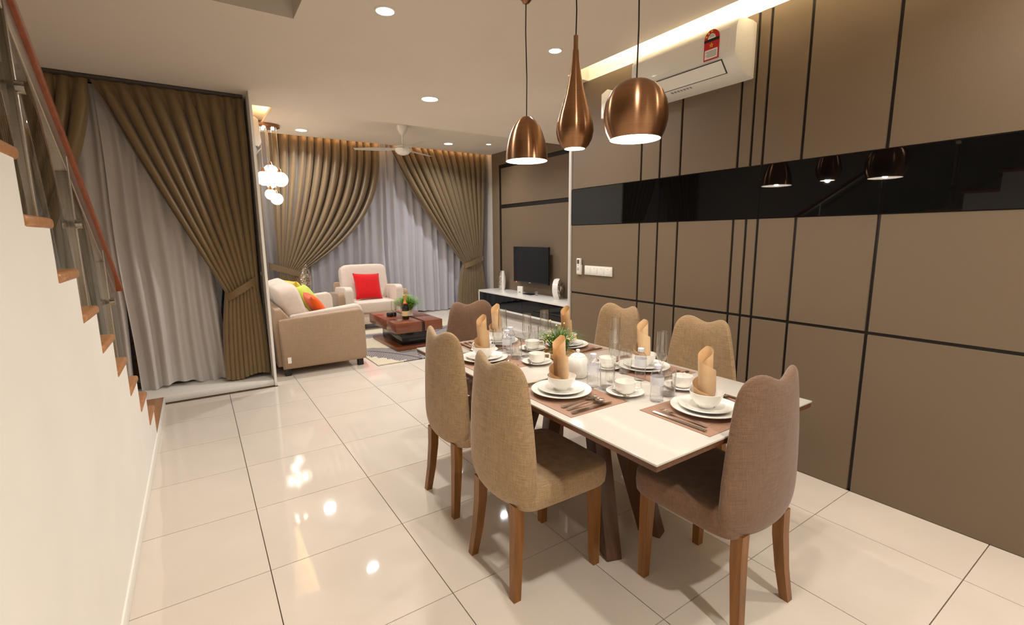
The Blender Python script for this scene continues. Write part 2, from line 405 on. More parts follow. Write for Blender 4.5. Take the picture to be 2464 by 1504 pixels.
# ------------------------------------------------------------------ curtains
def drape(bm, x0, x1, t0, t1, b0, b1, zt, ztie, zb, y, n, p=1.2, amp=.035, heading=.10, lead='l', tie_amp=.03, q=1.0, seed=1):
    """cloth from top edge x0..x1 gathered at ztie to t0..t1, spreading to b0..b1 at the hem"""
    rnd = random.Random(seed); ph = [rnd.uniform(-.25,.25) for _ in range(n+2)]
    NU, NV = n*9, 56
    vt = (zt-ztie)/(zt-zb)
    def f(u, v):
        z = zt-(zt-zb)*v
        k = u*n; i = int(k); fr = k-i
        jit = ph[i]*(1-fr)+ph[min(i+1, n)]*fr
        wave = math.sin(2*PI*(k+jit*.8)); wave = math.copysign(abs(wave)**.75, wave)
        xt = x0+(x1-x0)*u; xm = t0+(t1-t0)*u; xb = b0+(b1-b0)*u
        if v < vt:
            s = v/vt
            e = u if lead == 'r' else 1-u          # 1 at the leading edge
            pe = 1+(p-1)*e
            x = xt+(xm-xt)*s**pe
            a = amp*(.35+.65*min(1, s*5))*(1-s**3)+tie_amp*s**3
            sag = -.10*e*math.sin(PI*s)*q*.3
            if v*(zt-zb) < heading:
                hh = v*(zt-zb)/heading
                wave = math.copysign(abs(wave)**(.5+1.5*(1-hh)), wave)
        else:
            s = (v-vt)/(1-vt); ss = 1-(1-s)**2
            x = xm+(xb-xm)*ss; a = tie_amp+(amp*1.0-tie_amp)*ss; sag = 0
        yy = y+a*wave+sag
        xo = .35*a*math.cos(2*PI*(k+jit))*(.3 if v < .05 else 1)
        hem = .02*math.sin(PI*u*2+seed)*max(0, v-.9)*10
        return (x+xo, yy, z+hem)
    grid(bm, f, NU, NV)
def tieback(bm, c, w, d, slope_, h=.075, ext=0, side=1):
    """cloth band round the gathered bundle, rising toward its wall hook"""
    def f(u, v):
        th = 2*PI*u
        x = w*math.cos(th); yy = d*math.sin(th)
        if side*x > 0: x *= (1+ext)
        return (c[0]+x, c[1]+yy, c[2]+slope_*x+(v-.5)*h)
    grid(bm, f, 40, 3, closeu=True)
def hook(bm, p, side):
    tube(bm, [(p[0], p[1], p[2]), (p[0]-side*.01, p[1]-.03, p[2]), (p[0]-side*.015, p[1]-.045, p[2]+.03)], .006, 8)
def curtain_thing(name, label, args, tie, m, hk=None, track=None):
    root = empty(name, ((args['x0']+args['x1'])/2, args['y'], args['zb']), 0, label, 'curtain')
    def off(o): o.location = -root.location; return o
    bm = B(); drape(bm, **args); off(obj('drape', bm, m, root, 80))
    if tie:
        bm = B(); tieback(bm, **tie); off(obj('tieback', bm, m, root, 60))
    if hk:
        bm = B(); hook(bm, *hk); off(obj('hook', bm, chrome, root))
    return root
curtain_thing('curtain', 'brown satin curtain tied to the white column beside the sofa', dict(x0=-.575, x1=.515, t0=.20, t1=.485, b0=.13, b1=.515, zt=2.725, ztie=.94, zb=.09, y=5.26, n=10, p=1.10, amp=.055, tie_amp=.04, lead='l', seed=3),
              dict(c=(.325,5.26,.95), w=.13, d=.085, slope_=.62, ext=.22, side=1), curtain_mat, ((.528,5.20,1.09), 1))
curtain_thing('curtain', 'brown satin curtain half hidden behind the stair balustrade', dict(x0=-1.57, x1=-.59, t0=-1.46, t1=-1.22, b0=-1.50, b1=-1.14, zt=2.725, ztie=.95, zb=.09, y=5.26, n=9, p=1.5, amp=.055, tie_amp=.04, lead='r', seed=5),
              dict(c=(-1.34,5.26,.96), w=.13, d=.085, slope_=-.5, ext=.2, side=-1), curtain_mat)
bm = B(); addbox(bm, (-1.58,5.20,2.726), (.50,5.34,2.749), .003)
tag(obj('curtain_track', bm, mat('track_grey', srgb(70,66,62), .5)), 'grey curtain track fixed under the ceiling above the stair-side window', 'curtain track')
def sheer_obj(name, label, x0, x1, zt, zb, y, n, m, flare=0, seed=2, sway=.0, amp=.03):
    rnd = random.Random(seed); phs = [rnd.uniform(-.5,.5) for _ in range(n+3)]; ams = [rnd.uniform(.5,1.2) for _ in range(n+3)]
    def f(u, v):
        k = u*n; i = int(k); fr = k-i
        ph = phs[i]*(1-fr)+phs[i+1]*fr; am = ams[i]*(1-fr)+ams[i+1]*fr
        x = x0+(x1-x0)*u + flare*(u-.5)*v + sway*v*v
        return (x+.008*math.sin(9*v+i), y+amp*am*math.sin(2*PI*(k+ph*.5))*(.5+.5*v)+.02*math.sin(3*v+u*7), zt-(zt-zb)*v+.02*v*v*math.sin(u*9+seed))
    bm = B(); grid(bm, f, n*10, 24)
    return tag(obj(name, bm, m, None, 80), label, 'sheer curtain')
sheer_obj('sheer_curtain', 'white sheer curtain hanging beside the brown curtain tied to the column', -.575, .13, 2.72, .08, 5.37, 6, sheer, .0, 4, .045, .05)
sheer_obj('sheer_curtain', 'white sheer curtain hanging just behind the stair balustrade', -1.53, -.565, 2.72, .08, 5.40, 8, sheer, .0, 8, -.01, .045)
# living room drapes
curtain_thing('curtain', 'wide taupe curtain swept aside behind the armchair and sofa corner', dict(x0=1.10, x1=2.78, t0=1.08, t1=1.40, b0=1.08, b1=1.50, zt=3.2, ztie=.90, zb=.02, y=8.30, n=13, p=2.9, amp=.085, tie_amp=.035, lead='r', seed=6),
              dict(c=(1.20,8.30,.93), w=.19, d=.085, slope_=-.34, h=.10, ext=.35, side=-1), curtain_mat2)
curtain_thing('curtain', 'taupe curtain tied back next to the television wall', dict(x0=2.93, x1=4.92, t0=4.38, t1=4.80, b0=4.26, b1=4.86, zt=3.2, ztie=.93, zb=.02, y=8.30, n=14, p=1.35, amp=.08, tie_amp=.035, lead='l', seed=9),
              dict(c=(4.60,8.30,.94), w=.215, d=.085, slope_=.35, h=.10, ext=.15, side=1), curtain_mat2)
curtain_thing('curtain', 'narrow taupe curtain in the corner behind the hanging globe lamp', dict(x0=.66, x1=.93, t0=.66, t1=.92, b0=.66, b1=.92, zt=3.2, ztie=1.0, zb=.02, y=8.32, n=4, p=1, amp=.045, tie_amp=.04, lead='r', seed=11), None, curtain_mat2)
sheer_obj('sheer_curtain', 'grey-white sheer curtain behind the red-cushioned armchair', .90, 2.86, 3.2, .03, 8.47, 13, sheer2, 0, 21, 0, .045)
sheer_obj('sheer_curtain', 'grey-white sheer curtain between the armchair and the television wall', 2.86, 4.90, 3.2, .03, 8.47, 13, sheer2, 0, 25, 0, .045)

# ------------------------------------------------------------------ lamps
def led_strip(name, lo, hi, col, e, label):
    m_ = mat(name+label[:12], col, emit=col, es=e)
    bm = B(); addbox(bm, lo, hi); return tag(obj(name, bm, m_), label, 'led strip')
led_strip('led_strip', (2.57,-1.5,ZC+.05), (2.66,3.1,ZC+.058), (1,.92,.68), COVE_E, 'warm led strip in the ceiling cove along the panelled wall')
led_strip('led_strip', (.97,5.7,ZL+.05), (1.05,7.9,ZL+.058), AMBER, POCKET_E, 'amber led strip in the ceiling slot above the living air conditioner')
led_strip('led_strip', (1.25,8.02,ZL+.05), (4.9,8.09,ZL+.058), AMBER, POCKET_E, 'amber led strip in the curtain pocket over the taupe curtains')

def downlight(x, y, z, watts, col, label, r=.05, face=None, spread=2.4):
    root = empty('downlight', (x,y,z), 0, label, 'downlight', 'recessed ceiling downlights')
    bm = B(); lathe(bm, [(r+.012,0), (r+.012,-.004), (r+.002,-.006), (r,-.003), (r,0)], 28); obj('trim_ring', bm, white_plastic, root)
    bm = B(); lathe(bm, [(0,-.0035), (r,-.0035), (r,0)], 28); obj('lens', bm, face or spot_face, root)
    area_light('downlight_beam', (0,0,-.008), r*2, watts, col, root, spread)
    return root
downlight(1.06, 2.90, ZC, DOWN_W*.75, WARM, 'warm recessed downlight beside the stair void corner', face=spot_face)
downlight(2.28, 2.83, ZC, DOWN_W*.35, WARM, 'recessed downlight between the table pendants and the cove', .042)
downlight(2.015, 4.41, ZC, DOWN_W*1.5, WHITE, 'large recessed downlight in the dining ceiling near the living room', .075, None, PI)
downlight(1.46, 7.69, ZL, LIVING_W, COOL, 'recessed downlight beside the hanging globe lamp', .075)
downlight(3.74, 7.50, ZL, LIVING_W, COOL, 'recessed downlight before the curtain tied at the television wall', .07)
downlight(4.35, 7.19, ZL, LIVING_W*.3, WARM, 'small yellow downlight close to the television wall', .04, spot_warm)
downlight(1.60, 5.83, ZL, LIVING_W, COOL, 'recessed downlight above the sofa arm, past the ceiling step', .07)
downlight(3.75, 5.85, ZL, LIVING_W*.7, COOL, 'recessed downlight before the television', .07)
downlight(.95, .75, ZC, DOWN_W*.5, WARM, 'recessed downlight over the open floor beside the stairs')
downlight(2.45, .25, ZC, DOWN_W*.45, WARM, 'recessed downlight over the bare floor before the panelled wall')
downlight(1.3, -.7, ZC, DOWN_W*1.35, WARM, 'recessed downlight far from the table, opposite the living room')

def pendant(y, prof, label, zb, cap_h, sleeve=None):
    root = empty('pendant_lamp', (1.60, y, zb), 0, label, 'pendant lamp', 'copper pendants over the dining table')
    inner = [(max(r-.003, .001), z-.006*z/prof[-1][1]) for r, z in prof][::-1]
    bm = B(); lathe(bm, prof, 56); obj('shade', bm, copper, root, 60)
    bm = B(); lathe(bm, inner[::-1], 56); obj('inner_shade', bm, copper_in, root, 60)
    top = prof[-1][1]
    if sleeve:
        bm = B(); lathe(bm, [(0,sleeve[1]), (.011,sleeve[1]), (.012,sleeve[0]), (0,sleeve[0])], 24); obj('sleeve', bm, copper, root); top = sleeve[1]
    bm = B(); h = ZC-zb
    tube(bm, [(0,0,top-.01), (.003,0,top+(h-top)*.3), (-.002,.002,top+(h-top)*.65), (0,0,h-.02)], .0032, 8); obj('cord', bm, cord_mat, root)
    bm = B(); lathe(bm, [(.001,h-.085), (.018,h-.080), (.034,h-.06), (.044,h-.03), (.047,h)], 28); obj('ceiling_cup', bm, copper, root)
    zbulb = .055 if prof[0][0] > .06 else .04
    bm = B(); lathe(bm, [(0,zbulb-.03), (.016,zbulb-.026), (.027,zbulb-.008), (.029,zbulb+.01), (.016,zbulb+.04), (.012,zbulb+.06), (0,zbulb+.06)], 24); obj('bulb', bm, bulb_warm, root)
    point_light('pendant_light', (0,0,zbulb-.035), .02, PENDANT_W, (1,.93,.85), root)
    return root
dome = [(.118,0), (.117,.03), (.112,.07), (.103,.11), (.090,.15), (.073,.185), (.052,.215), (.030,.233), (.010,.240), (.0035,.242)]
drop = [(.052,0), (.068,.015), (.084,.045), (.091,.08), (.088,.115), (.078,.155), (.063,.20), (.049,.245), (.038,.29), (.029,.335), (.022,.38), (.017,.42), (.0145,.45), (.012,.455)]
ball = [(.108,0), (.122,.03), (.132,.07), (.133,.11), (.126,.15), (.110,.185), (.085,.213), (.055,.23), (.025,.238), (.0035,.240)]
pendant(2.235, dome, 'dome-shaped copper pendant lamp with wide open bottom', 1.855, .24)
pendant(1.83, drop, 'teardrop copper pendant lamp with long tapering neck', 1.86, .45, (.445,.515))
pendant(1.445, ball, 'round ball-shaped copper pendant lamp', 1.84, .24)

# hanging globe cluster
ch = empty('globe_chandelier', (.99,7.6,ZL), 0, 'hanging cluster of glowing glass globes with copper caps', 'chandelier')
bm = B(); lathe(bm, [(0,0), (.17,0), (.17,-.03), (.16,-.035), (0,-.035)], 36); obj('ceiling_plate', bm, copper, ch)
for gx, gy, gz, gr in [(-.09,-.05,-.73,.10), (.02,.08,-.62,.10), (.12,-.02,-.73,.105), (-.03,-.1,-.95,.075), (.06,.02,-1.0,.085), (0,.02,-.80,.06)]:
    bm = B(); tube(bm, [(gx,gy,-.03), (gx,gy,gz+gr+.03)], .004, 8); rod = obj('rod', bm, chrome, ch)
    bm = B(); lathe(bm, [(0,gz+gr+.045), (.014,gz+gr+.04), (.03,gz+gr+.012), (.04,gz+gr-.012), (.037,gz+gr-.014), (0,gz+gr+.02)], 20, (gx,gy,0)); obj('cap', bm, copper, ch)
    bm = B(); lathe(bm, [(gr*math.sin(t), gz+gr*math.cos(t)) for t in [.25+i*(PI-.5)/14 for i in range(15)]], 28, (gx,gy,0)); gl = obj('globe', bm, globe_glass, ch)
    bm = B(); lathe(bm, [(0,gz-.035), (.02,gz-.03), (.032,gz), (.024,gz+.03), (.012,gz+.05), (0,gz+.05)], 16, (gx,gy,0)); obj('bulb', bm, bulb_warm, gl)
    point_light('globe_light', (gx,gy,gz), .03, CHAND_W, (1,.9,.78), ch)
for a in (0, 2.1, 4.2):
    bm = B(); lathe(bm, [(0,-.06), (.018,-.055), (.02,-.036)], 16, (.08*math.cos(a),.08*math.sin(a),0)); obj('spot', bm, bulb_warm, ch)

# ceiling fan
fan = empty('ceiling_fan', (2.61,6.68,ZL), 0, 'white ceiling fan with rounded motor on a short rod', 'fan')
bm = B(); lathe(bm, [(0,0), (.075,0), (.078,-.02), (.068,-.06), (.035,-.11), (.016,-.135), (0,-.135)], 28); obj('canopy', bm, white_plastic, fan)
bm = B(); tube(bm, [(0,0,-.12), (0,0,-.27)], .012, 12); obj('rod', bm, white_plastic, fan)
bm = B(); lathe(bm, [(0,-.25), (.03,-.26), (.05,-.275), (.10,-.285), (.118,-.315), (.11,-.35), (.075,-.385), (.03,-.40), (0,-.402)], 36); mt = obj('motor', bm, white_plastic, fan)
bm = B(); lathe(bm, [(.112,-.302), (.1195,-.312), (.112,-.322)], 36); obj('band', bm, chrome, mt)
for k in range(3):
    a = .55+k*2*PI/3; R_ = Matrix.Rotation(a, 3, 'Z') @ Matrix.Rotation(math.radians(7), 3, 'X')
    bm = B()
    def f(u, v):
        x = .10+u*.58; wd = .05+.025*math.sin(PI*min(1, u*1.1))
        p = R_ @ Vector((x, (v-.5)*wd*2, 0)); return (p.x, p.y, p.z-.318)
    vv = grid(bm, f, 10, 3); bmesh.ops.solidify(bm, geom=bm.faces[:], thickness=.004); obj('blade', bm, white_plastic, fan)

# ------------------------------------------------------------------ air conditioners and wall devices
def star(bm, cy, cz, r, x):
    vs_ = []
    for k in range(10):
        a = PI/2+k*PI/5; rr = r if k % 2 == 0 else r*.42
        vs_.append(bm.verts.new((x, cy+rr*math.cos(a), cz+rr*math.sin(a))))
    c = bm.verts.new((x, cy, cz))
    for k in range(10): bm.faces.new((c, vs_[k], vs_[(k+1) % 10]))
ac = empty('air_conditioner', (XW,2.12,2.38), 0, 'white split air conditioner with red star label on the panelled wall', 'air conditioner')
prof = [(0,0), (0,.315), (-.05,.322), (-.13,.318), (-.19,.300), (-.213,.26), (-.218,.12), (-.205,.085), (-.15,.03), (-.08,.006)]
bm = B(); prism(bm, [(x, z) for x, z in prof], -.40, .40, axis=1, bev=.012); obj('body', bm, white_plastic, ac, 30)
bm = B(); prism(bm, [(-.2155,.13), (-.2205,.13), (-.2165,.255), (-.2125,.255)], -.36, .37, axis=1, bev=.001); obj('front_panel', bm, white_plastic, ac)
# louvre flap on the sloped underside
def flap(bm, s0, s1, y0, y1, out):
    a = Vector((-.208,0,.088)); b = Vector((-.150,0,.028)); d = b-a; n = Vector((d.z,0,-d.x)).normalized()
    if n.z > 0: n = -n
    vs_ = []
    for o_ in (0, out):
        for s in (s0, s1):
            for y in (y0, y1):
                p = a+d*s+n*o_; vs_.append(bm.verts.new((p.x, y, p.z)))
    for f_ in [(0,1,3,2), (4,6,7,5), (0,4,5,1), (2,3,7,6), (0,2,6,4), (1,5,7,3)]: bm.faces.new([vs_[i] for i in f_])
bm = B(); flap(bm, -.12, 1.02, -.315, .345, .0015); gp = obj('louvre_gap', bm, dark_plastic, ac)
bm = B(); flap(bm, -.06, .95, -.308, .338, .004); obj('louvre', bm, white_plastic, ac)
# energy label
red = mat('label_red', srgb(196,28,24), .5); yel = mat('label_yellow', srgb(250,214,40), .5); lab_w = mat('label_white', srgb(240,236,228), .6); blk = mat('label_black', srgb(25,22,22), .6); gry = mat('label_grey', srgb(150,145,140), .6)
LX = -.2235; cy, cz = -.245, .195
lab = None
def flat(bm, pts, x): bm.faces.new([bm.verts.new((x, cy+p[0], cz+p[1])) for p in pts])
arch = [(-.05,-.085), (.05,-.085), (.05,.035)] + [(.05*math.cos(a), .035+.05*math.sin(a)) for a in [i*PI/14 for i in range(1, 14)]] + [(-.05,.035)]
bm = B(); prism(bm, [(cy+a, cz+b) for a, b in arch], LX, LX+.004, axis=0); lab = obj('energy_label', bm, red, ac, label='red energy rating sticker with yellow stars')
bm = B(); flat(bm, [(.026*math.cos(i*PI/12), .035+.028*math.sin(i*PI/12)) for i in range(13)], LX-.0005); obj('label_arch', bm, lab_w, lab)
bm = B(); flat(bm, [(-.05,.018), (.05,.018), (.05,.034), (-.05,.034)], LX-.0007); obj('label_band', bm, blk, lab)
bm = B(); flat(bm, [(-.043,-.078), (.043,-.078), (.043,-.025), (-.043,-.025)], LX-.0005); obj('label_field', bm, lab_w, lab)
bm = B()
for k in range(4): flat(bm, [(-.036,-.040-.009*k), (.036-.01*(k % 2),-.040-.009*k), (.036-.01*(k % 2),-.036-.009*k), (-.036,-.036-.009*k)], LX-.0009)
for k in range(2): flat(bm, [(-.016,.044+.008*k), (.016,.044+.008*k), (.016,.048+.008*k), (-.016,.048+.008*k)], LX-.0009)
obj('label_print', bm, gry, lab)
for a in (2.75, 2.2, 1.57):
    bm = B(); star(bm, cy-.038*math.cos(a), cz+.037+.039*math.sin(a), .009, LX-.0009); obj('label_star', bm, yel, lab)
bm = B(); star(bm, cy, cz-.003, .015, LX-.0009); obj('label_star', bm, yel, lab)
bm = B(); star(bm, cy, cz-.003, .007, LX-.0012); obj('label_star', bm, red, lab)
bm = B()
for k in range(7): addbox(bm, (-.13,.02+.024*k-.06,.0155), (-.105,.02+.024*k-.052,.0185))
obj('vent_marks', bm, gry, ac)

# living-room air conditioner above the sofa
ac2 = empty('air_conditioner', (.554,6.72,2.36), 0, 'white air conditioner high beside the globe lamp, seen from its end', 'air conditioner')
bm = B(); prism(bm, [(-x, z*1.42) for x, z in [(0,.10), (0,.318), (-.15,.318), (-.19,.300), (-.205,.12), (-.17,.085), (-.12,.10)]], -.42, .42, axis=1, bev=.01); obj('body', bm, white_plastic, ac2, 30)
bm = B(); prism(bm, [(.03,.13), (.15,.125), (.165,.06), (.12,.005), (.08,.02), (.03,.005)], -.40, .40, axis=1, bev=.004); obj('outlet', bm, grey_plastic, ac2, 30)
R_ = Matrix.Rotation(math.radians(40), 3, 'Y')
bm = B(); addbox(bm, (.165,-.38,.02), (.172,.38,.13), .002, 2, R_, (.17,0,.08)); obj('louvre', bm, white_plastic, ac2)

dev = empty('wall_sensor', (XW,2.92,2.39), 0, 'small white box mounted on the panelled wall beside the air conditioner', 'sensor')
bm = B(); prism(bm, [(-.065,0), (.065,0), (.065,.19), (0,.215), (-.065,.19)], -.055, 0, axis=0, bev=.006)
for v in bm.verts: v.co = Vector((v.co.x, v.co.y, v.co.z))
obj('housing', bm, white_plastic, dev)
bm = B(); addbox(bm, (-.058,-.04,.05), (-.054,.04,.11), .002); obj('lens', bm, lab_w, dev)

sw = empty('switch_plate', (XW,3.03,1.09), 0, 'white four-gang light switch plate on the panelled wall', 'switch')
bm = B(); addbox(bm, (-.012,-.17,0), (0,.17,.082), .003); obj('plate', bm, white_plastic, sw)
for k in range(4):
    bm = B(); y = -.127+.0845*k; addbox(bm, (-.016,y-.034,.012), (-.011,y+.034,.068), .0015); r_ = obj('rocker', bm, white_plastic, sw)
    bm = B(); addbox(bm, (-.0168,y-.004,.060), (-.0155,y+.004,.064)); obj('indicator', bm, red if k == 0 else gry, r_)
rm = empty('remote_control', (XW,3.27,1.085), 0, 'white air conditioner remote in a holder beside the switch plate', 'remote')
bm = B(); addbox(bm, (-.022,-.029,.0), (0,.029,.09), .005, 3); obj('holder', bm, white_plastic, rm)
bm = B(); addbox(bm, (-.028,-.025,.008), (-.004,.025,.15), .005, 3); rb = obj('handset', bm, white_plastic, rm)
bm = B(); addbox(bm, (-.0288,-.015,.10), (-.0275,.015,.137)); obj('screen', bm, mat('lcd_grey', srgb(70,68,66), .3), rb)
for a in range(3):
    for b_ in range(2):
        bm = B(); addbox(bm, (-.0295,-.014+.0105*a,.043+.013*b_), (-.0275,-.007+.0105*a,.050+.013*b_)); obj('button', bm, gry, rb)
bm = B(); addbox(bm, (-.0295,-.005,.085), (-.0275,.005,.093)); obj('power_button', bm, mat('button_orange', srgb(220,130,90), .5), rb)

# ------------------------------------------------------------------ dining table
TX0, TX1, TY0, TY1, TZ = 1.10, 2.08, .866, 2.735, .75
TCX, TCY = (TX0+TX1)/2, (TY0+TY1)/2
tb = empty('dining_table', (TCX,TCY,0), 0, 'long white-topped dining table with brown wooden edge and splayed legs', 'table')
hx, hy = (TX1-TX0)/2, (TY1-TY0)/2
boxobj('glass_top', (-hx,-hy,TZ-.008), (hx,hy,TZ), table_white, tb, .002)
boxobj('wooden_top', (-hx+.002,-hy+.002,TZ-.028), (hx-.002,hy-.002,TZ-.008), walnut, tb, .003)
boxobj('hub', (-.10,-.26,.60), (.10,.26,TZ-.028), walnut, tb, .006)
def plank(bm, a, b_, w, t, nrm):
    a, b_ = Vector(a), Vector(b_); d = (b_-a).normalized(); n = (Vector(nrm)-d*Vector(nrm).dot(d)).normalized(); s = d.cross(n)
    vs_ = []
    for p in (a, b_):
        for i in (-1, 1):
            for j in (-1, 1): vs_.append(bm.verts.new(p+n*i*w/2+s*j*t/2))
    fs = [bm.faces.new([vs_[i] for i in f_]) for f_ in [(0,1,3,2), (4,6,7,5), (0,4,5,1), (2,3,7,6), (0,2,6,4), (1,5,7,3)]]
    for v in vs_[4:]: v.co.z = 0
    for v in vs_[:4]: v.co.z = min(v.co.z, TZ-.030)
    bmesh.ops.bevel(bm, geom=list({e for f_ in fs for e in f_.edges}), offset=.004, segments=2, profile=.5, affect='EDGES')
for sx in (-1, 1):
    for sy in (-1, 1):
        bm = B(); plank(bm, (sx*.07,sy*.22,.66), (sx*.145,sy*.42,0), .115, .075, (sx*.35,sy,0)); obj('leg', bm, walnut_z, tb)

# ------------------------------------------------------------------ dining chairs
def chair_meshes():
    d = {}
    # backrest: tapered shell with a dipped, two-peaked top and rounded foot
    def zt_(s):
        a = abs(s)
        if a < .6: return .968-.030*(.5+.5*math.cos(PI*a/.6))
        return .968-.085*(1-math.sqrt(max(0, 1-((a-.6)/.4)**2)))
    def hw(t):  # half width along the height
        pts = [(0,.165), (.05,.205), (.12,.226), (.22,.236), (.4,.233), (.6,.221), (.8,.200), (1,.178)]
        for (a, va), (b_, vb) in zip(pts, pts[1:]):
            if t <= b_: return va+(vb-va)*(t-a)/(b_-a)
        return pts[-1][1]
    NS, NT = 26, 30
    bm = B()
    def mid(s, t):
        zb = .365+.02*abs(s)**4
        z = zb+(zt_(s)-zb)*t
        x = hw(t)*s
        y = -.192-.012*math.sin(PI*min(1, t*1.1))-.04*max(0, t-.35)**1.5*1.3+.050*s*s*(.55+.45*t)
        return Vector((x, y, z))
    def th(s, t):
        e = max(abs(s), abs(2*t-1))
        es_ = (1-abs(s)**5)*(1-abs(2*t-1)**9)
        return .044*max(0, es_)**.5*(1-.35*t)
    fr = [[None]*(NT+1) for _ in range(NS+1)]; bk = [[None]*(NT+1) for _ in range(NS+1)]
    for i in range(NS+1):
        s = math.sin((i/NS-.5)*PI)
        for j in range(NT+1):
            t = .5-.5*math.cos(PI*j/NT)
            p = mid(s, t); h = th(s, t)
            edge = i in (0, NS) or j in (0, NT)
            a = bm.verts.new(p+Vector((0,h,0)))
            fr[i][j] = a; bk[i][j] = a if edge else bm.verts.new(p-Vector((0,h,0)))
    for i in range(NS):
        for j in range(NT):
            q = (fr[i][j], fr[i+1][j], fr[i+1][j+1], fr[i][j+1]); bm.faces.new(q)
            q2 = (bk[i][j], bk[i][j+1], bk[i+1][j+1], bk[i+1][j])
            if len(set(q2)) == 4 and set(q2) != set(q): bm.faces.new(q2)
    d['backrest'] = to_mesh(bm, 'backrest', 75)
    # centre seam on the front
    bm = B(); tube(bm, [mid(0, t)+Vector((0,th(0,t)+.0005,0)) for t in [.25+.7*i/12 for i in range(13)]], .0022, 6); d['seam'] = to_mesh(bm, 'seam')
    # seat: rounded wedge pad
    bm = B()
    def fn(p):
        t = (p.y+.215)/.43
        p.x *= .94+.10*t-.02*max(0, t-.7); p.z += .012*t
        if p.z < 0: p.x *= .985
        return p
    superbox(bm, (0,.018,.425), (.470,.45,.118), .28, None, 40, 14, fn); d['seat'] = to_mesh(bm, 'seat', 75)
    def leg(sx, front):
        bm = B()
        if front: pts = [(sx*.185,.185,.39,.0225), (sx*.187,.188,.2,.0195), (sx*.188,.190,0,.0165)]
        else: pts = [(sx*.142,-.19,.39,.0225), (sx*.145,-.193,.28,.0215), (sx*.154,-.205,.14,.019), (sx*.172,-.222,0,.0165)]
        rings = [[bm.verts.new((x+a*h, y+b_*h, z)) for a, b_ in ((-1,-1), (1,-1), (1,1), (-1,1))] for x, y, z, h in pts]
        for a, b_ in zip(rings, rings[1:]):
            for k in range(4): bm.faces.new((a[k], a[(k+1) % 4], b_[(k+1) % 4], b_[k]))
        bm.faces.new(rings[0]); bm.faces.new(rings[-1][::-1])
        return to_mesh(bm, 'leg', 40)
    d['legs'] = [leg(-1, 1), leg(1, 1), leg(-1, 0), leg(1, 0)]
    return d
CH = chair_meshes()
def chair(x, y, rz, fabric, label):
    root = empty('dining_chair', (x,y,0), rz, label, 'chair', 'upholstered chairs round the dining table')
    for key in ('seat', 'backrest'):
        me = CH[key].copy(); me.materials.clear(); me.materials.append(fabric)
        o = obj(key, me, fabric, root)
    me = CH['seam'].copy(); me.materials.clear(); me.materials.append(fabric); obj('seam', me, fabric, o)
    for l in CH['legs']: obj('leg', l, leg_wood, root)
    return root
chair(1.155, 1.565, -PI/2, tan_linen, 'tan linen chair on the stair side of the table, farther from the sofa')
chair(1.215, 2.205, -PI/2, tan_linen, 'tan linen chair on the stair side of the table, nearer the sofa')
chair(1.655, 1.010, .0, brown_linen, 'dark brown linen chair at the table end away from the sofa')
chair(2.215, 2.25, PI/2, tan_linen, 'beige linen chair between table and panelled wall, nearer the sofa')
chair(2.205, 1.60, PI/2, tan_linen, 'beige linen chair between table and panelled wall, farther from the sofa')
chair(1.660, 2.86, PI, brown_linen, 'reddish brown linen chair at the table end nearest the sofa')

# ------------------------------------------------------------------ tableware
def M_(build, m, ang=40):
    bm = B(); build(bm); me = to_mesh(bm, 'mesh', ang); me.materials.append(m); return me
ME = {}
ME['mat'] = M_(lambda b: addbox(b, (-.225,-.155,0), (.225,.155,.002)), mat_vinyl)
ME['mat_field'] = M_(lambda b: addbox(b, (-.165,-.095,.0018), (.165,.095,.0026)), mat('placemat_centre', srgb(168,132,110), .5, vary=.08, vscale=400))
def plate_prof(R):
    return [(0,.004), (R*.62,.004), (R*.70,.008), (R*.97,.016), (R,.018), (R,.0205), (R*.96,.0205), (R*.70,.0125), (R*.60,.0085), (0,.008)]
ME['plate'] = M_(lambda b: lathe(b, [(R_*.60,0) if k == 0 else p for k, (R_, p) in enumerate([(.133, p) for p in [(0,0)]+plate_prof(.133)])], 56), china, 50)
ME['side_plate'] = M_(lambda b: lathe(b, [(.062,0)]+plate_prof(.103), 48), china, 50)
ME['bowl'] = M_(lambda b: lathe(b, [(0,.002), (.030,.0), (.032,.006), (.046,.018), (.058,.038), (.0645,.062), (.0625,.0625), (.0555,.040), (.043,.021), (.028,.011), (0,.0095)], 44), china, 60)
def napkin(b):
    T = 2*PI*2.2
    def f(u, v):
        th = u*T; r = .015+.0225*u**1.2
        top = .198-.150*max(0, (u-.30)/.70)**.9
        if u < .30: top = .140+.058*math.sin(u/.30*PI/2)
        z = v*top
        r *= 1.28*(.66+.34*min(1, z/.045)); z *= 1.15
        return (r*math.cos(th)*(1+.06*v)+.010*v, r*math.sin(th)*(1+.04*v), z)
    grid(b, f, 100, 10); bmesh.ops.solidify(b, geom=b.faces[:], thickness=.0028)
ME['napkin'] = M_(napkin, napkin_mat, 60)
def blade_strip(b, pts, nx=6, th=.0018):
    """pts: (y, halfwidth, z, cup)"""
    def f(u, v):
        k = u*(len(pts)-1); i = min(int(k), len(pts)-2); t = k-i
        y, w_, z, c = [pts[i][q]+(pts[i+1][q]-pts[i][q])*t for q in range(4)]
        s = 2*v-1
        return (w_*s, y, z-c*(1-s*s))
    grid(b, f, (len(pts)-1)*2, nx); bmesh.ops.solidify(b, geom=b.faces[:], thickness=th)
handle = [(-.10,.0055,.004,0), (-.097,.0095,.004,0), (-.06,.0075,.006,0), (-.01,.0038,.010,0), (.03,.0033,.011,0)]
ME['spoon'] = M_(lambda b: blade_strip(b, handle+[(.040,.007,.010,.001), (.052,.0165,.009,.004), (.070,.021,.0095,.0065), (.088,.018,.0105,.005), (.099,.009,.0115,.002), (.102,.002,.012,0)]), cutlery_mat, 60)
